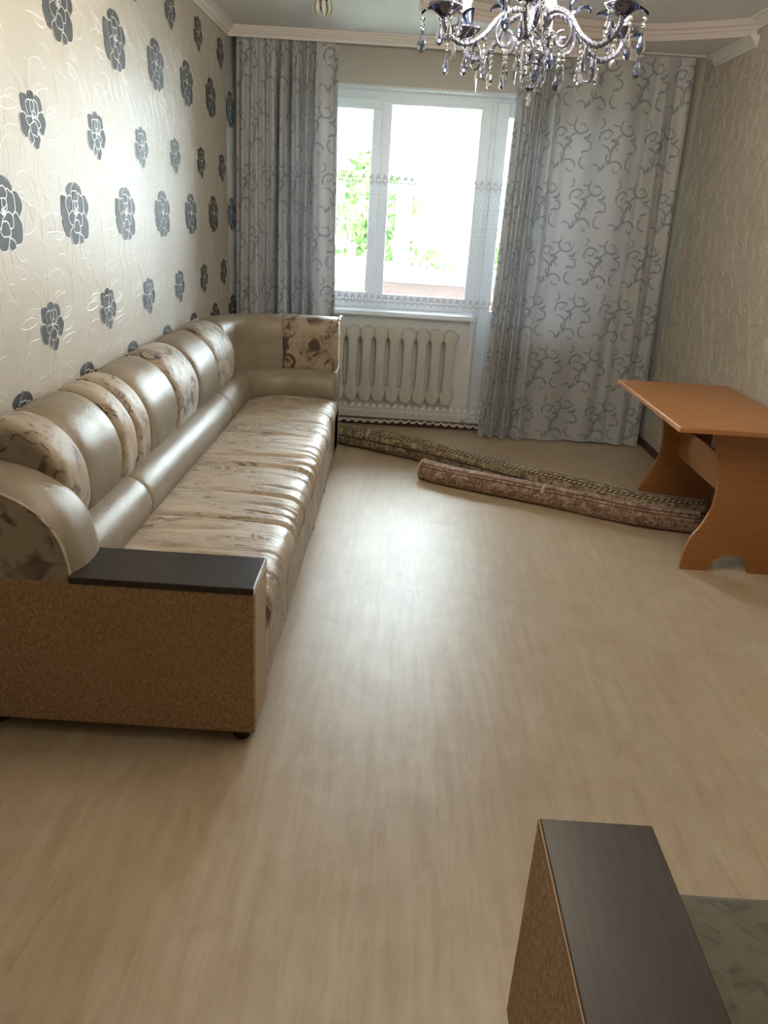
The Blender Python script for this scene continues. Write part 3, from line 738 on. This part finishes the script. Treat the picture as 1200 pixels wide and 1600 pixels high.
# ------------------------------------------------------------------ rolled carpets
def rug_mat(name, base, mid, dark, light, stripes):
    n = NT(name); uv = n.new('ShaderNodeUVMap').outputs[0]; s = n.sep(uv)
    p = n.comb(s[0], n.math('MULTIPLY', s[1], .42))
    w = n.noise(p, 16, 2, .5, 1.6); k = n.noise(p, 24, 2, .5, 1.2)
    c = n.mix(n.rng(w, .46, .56), base, mid)
    c = n.mix(n.math('MULTIPLY', n.rng(n.math('PINGPONG', n.math('MULTIPLY', w, 8), .5), .3, .42), .75), c, dark)
    c = n.mix(n.math('MULTIPLY', n.rng(k, .56, .62), .7), c, light)
    for v0, wd, rope in stripes:
        d = n.math('ABSOLUTE', n.math('SUBTRACT', s[1], v0))
        c = n.mix(n.rng(d, wd, wd + .006, 1, 0), c, dark)
        if rope:
            tw = n.math('GREATER_THAN', n.math('FRACT', n.math('ADD', n.math('MULTIPLY', s[0], 34), n.math('MULTIPLY', s[1], 20))), .5)
            c = n.mix(n.math('MULTIPLY', n.rng(d, wd * .55, wd * .55 + .004, 1, 0), tw), c, light)
    h = n.noise(p, 420, 2)
    return n.done(n.bsdf(c, .9, 0, n.bump(h, .5, .004), Sheen_Weight=.2))
M_RUG1 = rug_mat('carpet_olive', lin(150, 134, 106), lin(112, 94, 70), lin(58, 44, 34), lin(188, 172, 140), ((.60, .022, True), (.73, .008, False), (.52, .006, False)))
M_RUG2 = rug_mat('carpet_rose_brown', lin(168, 142, 122), lin(132, 104, 88), lin(84, 60, 50), lin(198, 174, 150), ((.60, .007, False), (.655, .005, False), (.50, .006, False)))
M_RUGBACK = simple('carpet_backing', lin(196, 178, 148), .9, bump=.5, bscale=300)
M_TAPE = simple('clear_tape', lin(176, 174, 160), .15)
def spiral_end(name, c, d, r, mat):
    """the rolled end: a flat spiral of carpet thickness"""
    d = d.normalized(); a = d.cross(Vector((0, 0, 1))).normalized(); b = Vector((0, 0, 1)); pts = []
    n = 70
    for i in range(n + 1):
        t = i / n; w = 2 * PI * 3.4 * t; rr = r * (.16 + .78 * t)
        pts.append(c + (a * math.cos(w) + b * math.sin(w)) * rr)
    return tube(name, pts, .0048, mat, 5)
def rug(name, label, pts, r, mat, tapes, seed, edge=False):
    q = random.Random(seed); P = crom([(x, y, r) for x, y in pts], 14); n = len(P)
    root = P[0].copy(); root.z = 0
    t = thing(name, label, 'carpet', root, 'rolled carpets')
    seg = 40; vs_, fs, us = [], [], []; s = 0
    for i, p in enumerate(P):
        d = (P[min(n - 1, i + 1)] - P[max(0, i - 1)]).normalized(); a = d.cross(Vector((0, 0, 1))).normalized()
        if i: s += (p - P[i - 1]).length
        for k in range(seg + 1):
            w = 2 * PI * k / seg - PI / 2
            rr = r * (1 + .022 * math.sin(2 * w + s * 5) + .015 * math.sin(3 * w + s * 9 + seed) + .012 * math.sin(s * 21 + seed))
            for ts in tapes:
                rr -= r * .07 * math.exp(-((s - ts) / .03) ** 2)
            z = rr * math.sin(w) + r
            z = max(.001, z)
            v = p + a * (-math.cos(w) * rr); vs_.append(Vector((v.x, v.y, z)) - root); us.append((s, k / seg))
    for i in range(n - 1):
        for k in range(seg): b = i * (seg + 1) + k; fs.append([b, b + 1, b + seg + 2, b + seg + 1])
    obj('carpet_roll', mesh('carpet_roll', vs_, fs, mat, us), t)
    for e, i in ((0, 0), (1, n - 1)):
        d = P[1] - P[0] if not e else P[-1] - P[-2]
        c = P[i] + (d.normalized() * (.006 if not e else -.006)) - root
        obj('spiral_end', spiral_end('spiral_end', c, d, r * .95, M_RUGBACK), t)
        disk = [c + d.normalized() * (.004 if not e else -.004) + (d.cross(Vector((0, 0, 1))).normalized() * math.cos(k * PI / 12) + Vector((0, 0, 1)) * math.sin(k * PI / 12)) * r * .94 for k in range(24)]
        obj('roll_core', mesh('roll_core', disk, [list(range(24))], mat, [(0, .5)] * 24, smooth=False), t)
    # carpet edge flap lying along the roll, and strips of tape holding it
    for ts in tapes:
        s = 0
        for i in range(1, n):
            ds = (P[i] - P[i - 1]).length
            if s + ds >= ts:
                d = (P[i] - P[i - 1]).normalized(); c = P[i - 1] + d * (ts - s); a = d.cross(Vector((0, 0, 1))).normalized()
                vs_, fs = [], []
                for e in (-.008, .008):
                    for k in range(15):
                        w = PI * .12 + PI * .75 * k / 14
                        vs_.append(c + d * e + (-a * -math.cos(w) * -1 + Vector((0, 0, 1)) * math.sin(w)) * (r * .985 + .001) - root)
                for k in range(14): fs.append([k, k + 1, 16 + k, 15 + k])
                obj('tape', mesh('tape', vs_, fs, M_TAPE), t); break
            s += ds
    return t
r1 = rug('rolled_carpet', 'long olive-brown rolled carpet reaching behind the sofa, with a rope-patterned border', [(-.80, 5.35), (-.40, 5.155), (.2, 4.84), (.73, 4.47), (1.36, 4.07), (1.74, 4.00)], .072, M_RUG1, (.74,), 2)
r2 = rug('rolled_carpet', 'shorter rose-brown rolled carpet with a cream edge, taped at its middle', [(.205, 4.475), (.36, 4.375), (.72, 4.215), (1.06, 4.06), (1.37, 3.915), (1.66, 3.85)], .062, M_RUG2, (.76,), 5)
pp = Vector((.205, 4.475, .062)); dd = (Vector((.36, 4.375, .062)) - pp).normalized()
aa = dd.cross(Vector((0, 0, 1))).normalized()
obj('edge_binding', tube('edge_binding', [pp + (aa * math.cos(k * PI / 16) + Vector((0, 0, 1)) * math.sin(k * PI / 16)) * .060 - Vector((pp.x, pp.y, 0)) for k in range(33)], .005, M_RUGBACK, 8), r2)

# ------------------------------------------------------------------ radiator
rc = Vector((-.2, 5.640, 0))
rad = thing('radiator', 'white cast iron radiator under the window sill behind the lace curtain', 'radiator', rc)
M_RAD = simple('radiator_enamel', lin(206, 206, 202), .35)
secp = [(p.x, p.y) for p in crom([(a, b, 0) for a, b in [(-.024, .20), (-.042, .225), (-.0495, .26), (-.0495, .285), (-.037, .31), (-.033, .48), (-.037, .64), (-.0495, .668), (-.0495, .695), (-.044, .718), (-.024, .735), (0, .740), (.024, .735), (.044, .718), (.0495, .695), (.0495, .668), (.037, .64), (.033, .48), (.037, .31), (.0495, .285), (.0495, .26), (.042, .225), (.024, .20)]], 3)]
def rad_section():
    bm = bmesh.new(); n = len(secp)
    ring = []
    for y, sc in ((-.055, .62), (-.051, .88), (-.040, 1.0), (0, .92), (.040, 1.0), (.051, .88), (.055, .62)):
        ring.append([bm.verts.new((x * sc, y, (z - .47) * (1 - (1 - sc) * .06) + .47)) for x, z in secp])
    for A, B in zip(ring, ring[1:]):
        for i in range(n): bm.faces.new((A[i], A[(i + 1) % n], B[(i + 1) % n], B[i]))
    bm.faces.new(ring[0][::-1]); bm.faces.new(ring[-1])
    bmesh.ops.recalc_face_normals(bm, faces=bm.faces)
    return bm_mesh('section', bm, M_RAD, True)
ms = rad_section()
for i in range(9): obj('section', ms, rad, (.38 - i * .1 + .2 - .0, 0, 0))
for z in (.28, .69): obj('pipe', tube('pipe', [(-.25, .02, z), (.64, .02, z)], .020, M_RAD, 10), rad)
for z in (.28, .69): obj('supply_pipe', tube('supply_pipe', [(-.24, .02, z), (-.262, .02, z), (-.268, .03, z), (-.268, .067, z)], .013, M_RAD, 10), rad)

# ------------------------------------------------------------------ curtains
SCROLL = [(.085, .235, .045, 120, 150, .0075), (.085, .250, .020, 300, 150, .006), (.060, .130, .060, 20, 110, .007), (.118, .118, .022, 200, 140, .0065),
          (.215, .300, .050, 250, 150, .0075), (.222, .288, .020, 60, 150, .006), (.200, .200, .055, 160, 110, .007), (.262, .178, .030, 20, 150, .0065),
          (.150, .050, .050, 80, 120, .0075), (.168, .045, .018, 250, 150, .006), (.265, .085, .040, 200, 130, .0065), (.030, .040, .035, 60, 120, .006),
          (.145, .330, .030, 300, 130, .006), (.030, .320, .030, 350, 120, .006)]
SPRIG = [(.130, .190, .030, 60, 90, .011), (.155, .165, .028, 150, 80, .010), (.250, .250, .026, 300, 90, .010), (.255, .130, .022, 100, 90, .009), (.060, .070, .026, 320, 90, .010)]
def curtain_mat(name, base, pat, transl):
    n = NT(name); uv = n.new('ShaderNodeUVMap').outputs[0]; s = n.sep(uv)
    TW, TH = .31, .36
    row = n.math('FLOOR', n.math('DIVIDE', s[1], TH))
    x = n.math('MULTIPLY', n.math('FRACT', n.math('ADD', n.math('DIVIDE', s[0], TW), n.math('MULTIPLY', row, .5))), TW)
    y = n.math('MULTIPLY', n.math('FRACT', n.math('DIVIDE', s[1], TH)), TH)
    w = n.noise(n.comb(s[0], s[1]), 14, 2)
    p = n.comb(n.math('ADD', x, n.math('MULTIPLY', n.math('SUBTRACT', w, .5), .02)), n.math('ADD', y, n.math('MULTIPLY', n.math('SUBTRACT', w, .5), -.02)))
    k = n.arcs(p, SCROLL + SPRIG, .003)
    c = n.mix(n.rng(n.noise(n.comb(s[0], s[1]), 3, 3), .35, .7), base, tuple(q * .93 for q in base[:3]) + (1,))
    c = n.mix(n.math('MULTIPLY', k, .8), c, pat)
    nm = n.bump(n.math('ADD', n.math('MULTIPLY', k, -.6), n.noise(n.scale(uv, (900, 900, 1)), 1, 2)), .25, .002)
    b = n.bsdf(c, .42, 0, nm, Sheen_Weight=.2)
    t = n.new('ShaderNodeBsdfTranslucent'); n.put(t.inputs[0], c)
    mx = n.new('ShaderNodeMixShader'); mx.inputs[0].default_value = transl
    n.put(mx.inputs[1], b); n.put(mx.inputs[2], t.outputs[0])
    return n.done(mx.outputs[0])
M_CURT = curtain_mat('curtain_jacquard', lin(184, 187, 193), lin(120, 125, 135), .04)
M_RAIL = simple('curtain_rail', lin(210, 210, 208), .4)
def curtain(name, label, xa_t, xb_t, xa_b, xb_b, y0, ztop, zbot, folds, uvoff, n=260, mz=70):
    """folds: list of (centre 0..1, half width, depth) creases pushed to and fro"""
    xs = []
    def dep(t, v):
        d = 0
        for c, h, a in folds:
            u = (t - c - .012 * math.sin(3 * v + c * 20)) / h
            d += a * math.exp(-u * u) * (.30 + .70 * min(1, v * 7)) * (1.45 + .25 * v + .2 * math.sin(5 * v + c * 30))
        return d
    root = Vector(((xa_b + xb_b) / 2, y0, zbot)); vs_, fs, us = [], [], []
    slen = [0]
    for i in range(1, n + 1):
        t0, t1 = (i - 1) / n, i / n
        dx = (xb_t - xa_t) / n; dy = dep(t1, .4) - dep(t0, .4); slen.append(slen[-1] + math.hypot(dx, dy))
    for j in range(mz + 1):
        v = j / mz                      # 0 top .. 1 bottom
        z = ztop + (zbot - ztop) * v
        for i in range(n + 1):
            t = i / n
            x = (xa_t + (xb_t - xa_t) * t) * (1 - v) + (xa_b + (xb_b - xa_b) * t) * v
            y = y0 + dep(t, v)
            zz = z + (.006 * math.sin(9 * t + 2) if j == mz else 0)
            vs_.append(Vector((x, y, zz)) - root); us.append((slen[i] + uvoff, z))
    for j in range(mz):
        for i in range(n):
            b = j * (n + 1) + i; fs.append([b, b + n + 1, b + n + 2, b + 1])
    o = tag(obj(name, mesh(name, vs_, fs, M_CURT, us), None, root), label, 'curtain', None)
    return o
rf = random.Random(21)
fl = [(.06, .03, -.03), (.17, .025, -.035), (.245, .02, -.02), (.31, .022, -.04), (.395, .018, .055), (.46, .03, -.04), (.535, .014, .06), (.575, .018, -.035), (.63, .016, .035), (.69, .022, -.04), (.745, .016, .04), (.80, .03, -.03), (.94, .03, .015)]
curtain('curtain', 'narrow gathered silver-grey scroll curtain hanging behind the sofa corner', -1.125, -.487, -1.150, -.440, 5.518, 2.509, .025, fl, .05, 260)
fr = [(.025, .014, -.03), (.055, .010, .012), (.085, .014, -.035), (.12, .011, .03), (.150, .012, -.035), (.185, .014, .045), (.235, .025, -.03), (.33, .04, .014), (.43, .05, -.012), (.54, .05, .012), (.64, .05, -.013), (.73, .035, .010), (.80, .028, .015), (.86, .025, -.016), (.92, .02, .016), (.97, .02, -.010)]
curtain('curtain', 'wide silver-grey scroll curtain drawn across the balcony door, touching the floor', .655, 1.740, .632, 1.810, 5.518, 2.509, .012, fr, .4, 420)
rail = boxes('curtain_rail', [((-1.16, 5.495, 2.511), (1.80, 5.59, 2.524))], M_RAIL, .004)
tag(obj('curtain_rail', rail), 'flat white ceiling rail that carries the curtains', 'curtain rail')

# ------------------------------------------------------------------ lace curtain
LACE = [(.020, .034, .010, 90, 170, .0035), (.006, .016, .010, 60, 120, .003), (.034, .016, .010, 120, 120, .003), (.020, .058, .008, 270, 120, .003), (.008, .048, .006, 300, 170, .003)]
def lace_mat():
    n = NT('white_lace_tulle'); uv = n.new('ShaderNodeUVMap').outputs[0]; s = n.sep(uv)
    x, z = s[0], s[1]
    def band(z0, h, period):
        px = n.math('MULTIPLY', n.math('FRACT', n.math('DIVIDE', x, period)), .042)
        pz = n.math('MULTIPLY', n.math('DIVIDE', n.math('SUBTRACT', z, z0), h), .07)
        k = n.arcs(n.comb(px, pz), LACE, .0015)
        inside = n.math('MULTIPLY', n.math('GREATER_THAN', pz, 0.0), n.math('LESS_THAN', pz, .07))
        return n.math('MULTIPLY', k, inside), inside
    def ramp_in(z0, z1):
        return n.math('MULTIPLY', n.math('GREATER_THAN', z, z0), n.math('LESS_THAN', z, z1))
    b1, i1 = band(1.655, .10, .046); b2, i2 = band(.885, .10, .046); b3, i3 = band(.100, .12, .052)
    lace = n.math('MAXIMUM', n.math('MAXIMUM', b1, b2), b3)
    # small woven dots between the bands, set in staggered rows
    row = n.math('FLOOR', n.math('DIVIDE', z, .028))
    dx = n.math('SUBTRACT', n.math('FRACT', n.math('ADD', n.math('DIVIDE', x, .030), n.math('MULTIPLY', row, .5))), .5)
    dz = n.math('SUBTRACT', n.math('FRACT', n.math('DIVIDE', z, .028)), .5)
    dots = n.math('LESS_THAN', n.math('ADD', n.math('MULTIPLY', dx, dx), n.math('MULTIPLY', dz, dz)), .012)
    dots = n.math('MULTIPLY', dots, n.math('MAXIMUM', ramp_in(.99, 1.66), ramp_in(2.20, 2.26)))
    hem = n.math('LESS_THAN', s[1], .072)
    dens = n.math('ADD', .13, n.math('MULTIPLY', n.math('MAXIMUM', n.math('MAXIMUM', i1, i2), i3), .06))
    dens = n.math('ADD', dens, n.math('MULTIPLY', lace, .8))
    dens = n.math('ADD', dens, n.math('MULTIPLY', dots, .8))
    dens = n.math('ADD', dens, n.math('MULTIPLY', hem, .4), clamp=True)
    col = n.mix(n.math('MAXIMUM', n.math('MULTIPLY', n.math('MAXIMUM', b1, b2), .8), dots), lin(238, 240, 246), lin(176, 164, 190))
    d = n.new('ShaderNodeBsdfDiffuse'); n.put(d.inputs[0], col)
    t = n.new('ShaderNodeBsdfTranslucent'); n.put(t.inputs[0], col)
    dt = n.new('ShaderNodeMixShader'); n.put(dt.inputs[0], n.math('SUBTRACT', .16, n.math('MULTIPLY', n.math('MAXIMUM', lace, dots), .15))); n.put(dt.inputs[1], d.outputs[0]); n.put(dt.inputs[2], t.outputs[0])
    tr = n.new('ShaderNodeBsdfTransparent')
    mx = n.new('ShaderNodeMixShader'); n.put(mx.inputs[0], dens); n.put(mx.inputs[1], tr.outputs[0]); n.put(mx.inputs[2], dt.outputs[0])
    return n.done(mx.outputs[0])
M_LACE = lace_mat()
LX0, LX1, LY = -.515, .70, 5.566
n_, mz = 340, 40
def hem_z(x): return .078 - .024 * abs(math.sin(x * PI / .060)) ** .8 + .005 * math.sin(x * 7)
root = Vector(((LX0 + LX1) / 2, LY, .05)); vs_, fs, us = [], [], []
for j in range(mz + 1):
    v = j / mz
    for i in range(n_ + 1):
        t = i / n_; x = LX0 + (LX1 - LX0) * t
        zb = hem_z(x)
        z = 2.508 + (zb - 2.508) * v
        y = LY + (.004 * math.sin(x * 40) + .004 * math.sin(x * 17 + 1)) * (.4 + .6 * v) - .004 * v
        vs_.append(Vector((x, y, z)) - root); us.append((x + 1, z))
for j in range(mz):
    for i in range(n_):
        b = j * (n_ + 1) + i; fs.append([b, b + n_ + 1, b + n_ + 2, b + 1])
lace = tag(obj('lace_curtain', mesh('lace_curtain', vs_, fs, M_LACE, us), None, root), 'sheer white tulle curtain with lace bands and a scalloped hem', 'curtain')
trim = [Vector((LX0 + (LX1 - LX0) * i / n_, LY - .006, hem_z(LX0 + (LX1 - LX0) * i / n_))) - root for i in range(n_ + 1)]
obj('scalloped_hem', tube('scalloped_hem', trim, .0035, simple('hem_white', lin(226, 224, 218), .7), 6), lace)

# ------------------------------------------------------------------ chandelier
def crystal_mat(name, col, rough=0.0, ior=1.55):
    n = NT(name); g = n.new('ShaderNodeBsdfGlass'); g.inputs['Color'].default_value = col; g.inputs['Roughness'].default_value = rough; g.inputs['IOR'].default_value = ior
    return n.done(g.outputs[0])
M_CRYS = crystal_mat('clear_crystal', (.92, .94, .98, 1)); M_SMOKE = crystal_mat('smoky_crystal', (.55, .60, .74, 1))
M_CHROME = simple('dark_chrome', lin(132, 135, 156), .16, 1.0)
M_ARMG = simple('chandelier_glass_arm', lin(148, 152, 176), .12, .75)
M_CANDLE = simple('candle_sleeve', lin(226, 222, 214), .5)
def emit_mat(name, col, st):
    n = NT(name); e = n.new('ShaderNodeEmission'); e.inputs[0].default_value = col; e.inputs[1].default_value = st; return n.done(e.outputs[0])
M_BULB = emit_mat('lit_bulb', (1.0, .87, .66, 1), 560.0)
cc = Vector((.318, 2.40, 1.80))
chn = thing('chandelier', 'crystal chandelier with dark chrome arms, smoky drops and candle bulbs', 'chandelier', cc)
drop = lathe('drop', [(0, 0), (.003, -.004), (.0045, -.016), (.0095, -.030), (.0115, -.040), (.0085, -.050), (0, -.058)], 8, M_SMOKE, False)
dropc = lathe('drop', [(0, 0), (.003, -.004), (.0045, -.014), (.008, -.026), (.0095, -.034), (.007, -.043), (0, -.049)], 8, M_CRYS, False)
spear = lathe('spear', [(0, 0), (.004, -.006), (.008, -.034), (.0, -.072)], 6, M_CRYS, False)
bead = lathe('bead', [(0, 0), (.0050, -.003), (.0062, -.0065), (.0050, -.010), (0, -.013)], 8, M_CRYS, False)
def ring_drop():
    pts = [(.020 * math.sin(a) * (1 - .35 * math.cos(a)), 0, -.034 - .030 * math.cos(a) * -1 - .004) for a in [2 * PI * k / 24 for k in range(25)]]
    return tube('open_drop', pts, .0032, M_ARMG, 6)
opend = ring_drop()
armp = [(p.x, 0, p.z) for p in crom([(.020, 0, .205), (.055, 0, .222), (.10, 0, .205), (.145, 0, .155), (.195, 0, .128), (.238, 0, .142), (.258, 0, .170), (.256, 0, .190)], 6)]
arm_me = tube('arm', armp, .0068, M_ARMG, 10)
hel = []
tot = len(armp)
for k in range(tot * 4):
    f = k / 4; i = min(tot - 2, int(f)); t = f - i
    if i + 1 >= tot: break
    p = Vector(armp[i]).lerp(Vector(armp[i + 1]), min(1, t)); w = k * .9
    hel.append(p + Vector((0, math.cos(w) * .0078, math.sin(w) * .0078)))
rope_me = tube('twisted_wire', hel, .0016, M_CHROME, 5)
scroll_me = tube('scroll', [(p.x, 0, p.z) for p in crom([(.100, 0, .200), (.115, 0, .165), (.100, 0, .135), (.075, 0, .140), (.070, 0, .165), (.088, 0, .172)], 6)], .0045, M_ARMG, 8)
cup_me = lathe('cup', [(.0, .186), (.012, .186), (.020, .190), (.040, .203), (.046, .212), (.043, .213), (.018, .199), (.016, .205), (.020, .214), (.018, .226), (0, .226)], 20, M_CHROME, True, (.256, 0, 0))
candle_me = lathe('candle', [(0, .222), (.0115, .222), (.0115, .262), (.009, .266), (0, .266)], 14, M_CANDLE, True, (.256, 0, 0))
bulb_me = lathe('bulb', [(0, .264), (.009, .266), (.0155, .284), (.0165, .296), (.012, .316), (.005, .334), (0, .340)], 14, M_BULB, True, (.256, 0, 0))
def leaf_me(L, w, bend, mat):
    vs_, fs = [], []
    n = 10
    for i in range(n + 1):
        t = i / n; x = L * t; z = bend * math.sin(PI * t * .9); ww = w * math.sin(PI * (t * .9 + .05)) ** .8
        vs_ += [(x, -ww, z + .004), (x, 0, z - .003), (x, ww, z + .004), (x, 0, z + .005)]
    for i in range(n):
        b = 4 * i
        for j in range(4): fs.append((b + j, b + (j + 1) % 4, b + 4 + (j + 1) % 4, b + 4 + j))
    fs += [(0, 3, 2, 1), (4 * n, 4 * n + 1, 4 * n + 2, 4 * n + 3)]
    return mesh('crystal_leaf', vs_, fs, mat, smooth=True)
lf = leaf_me(.062, .020, .022, M_SMOKE)
obj('stem', lathe('stem', [(0, .085), (.010, .088), (.020, .100), (.030, .118), (.026, .136), (.012, .150), (.012, .170), (.034, .190), (.042, .208), (.034, .226), (.014, .240), (.012, .270), (.026, .290), (.034, .330), (.022, .372), (.010, .39), (.008, .80), (0, .80)], 20, M_CHROME), chn)
obj('canopy', lathe('canopy', [(0, ZU - 1.80 - .04), (.02, ZU - 1.80 - .04), (.055, ZU - 1.80 - .02), (.065, ZU - 1.80), (0, ZU - 1.80)], 24, M_CHROME), chn)
obj('finial', lathe('finial', [(0, .030), (.008, .034), (.018, .052), (.021, .066), (.012, .082), (0, .088)], 10, M_CRYS, False), chn)
def chain(parent, x, y, z, nb, end):
    for i in range(nb): obj('bead', bead, parent, (x, y, z - i * .0135))
    obj(end.name.split('.')[0], end, parent, (x, y, z - nb * .0135 + .001), (0, 0, x * 37 + y * 91))
NA = 6
for k in range(NA):
    a = math.radians(255 + 360 / NA * k)
    A = obj('arm', arm_me, chn, (0, 0, 0), (0, 0, a))
    obj('twisted_wire', rope_me, A); obj('scroll', scroll_me, A); obj('cup', cup_me, A); obj('candle', candle_me, A); obj('bulb', bulb_me, A)
    obj('crystal_leaf', lf, A, (.262, 0, .176), (0, 0, .15)); obj('crystal_leaf', lf, A, (.225, .01, .205), (.5, -.6, 2.4)); obj('crystal_leaf', lf, A, (.10, 0, .215), (0, -.3, .2))
    chain(A, .318, .005, .178, 2, drop); chain(A, .256, .042, .208, 3, dropc); chain(A, .256, -.042, .208, 2, drop); chain(A, .218, 0, .205, 1, dropc)
    chain(A, .195, 0, .124, 1, drop if k % 2 else spear); chain(A, .145, .004, .150, 4, dropc)
    obj('open_drop', opend, A, (.165, 0, .140), (0, 0, PI / 2 + .4))
    chain(A, .085, .02, .138, 3, spear if k % 2 else drop)
for k in range(10):
    a = 2 * PI * k / 10 + .2
    chain(chn, .046 * math.cos(a), .046 * math.sin(a), .180, 3 + k % 3, (drop, dropc, spear)[k % 3])
for k in range(6):
    a = 2 * PI * k / 6 + .55
    chain(chn, .024 * math.cos(a), .024 * math.sin(a), .112, 1 + k % 2, dropc)
chain(chn, 0, 0, .040, 0, dropc)

M_PETAL = simple('frosted_petal', lin(222, 224, 216), .22)
# ------------------------------------------------------------------ small crystal ceiling spot
sp = Vector((-.50, 4.66, ZC))
spot = thing('ceiling_spot', 'small ceiling light with a ring of hanging glass petals', 'ceiling light', (sp.x, sp.y, ZC - .09))
obj('mount', lathe('mount', [(0, .09), (.045, .09), (.047, .080), (.030, .072), (.012, .06), (.010, .03), (0, .028)], 20, M_CHROME), spot)
pet = leaf_me(.070, .013, .012, M_PETAL)
for k in range(9):
    a = 2 * PI * k / 9
    obj('glass_petal', pet, spot, (.034 * math.cos(a), .034 * math.sin(a), .078), (0, PI / 2 - .12, a))
for k in range(5):
    a = 2 * PI * k / 5
    obj('glass_petal', pet, spot, (.014 * math.cos(a), .014 * math.sin(a), .070), (0, PI / 2 - .05, a + .3))
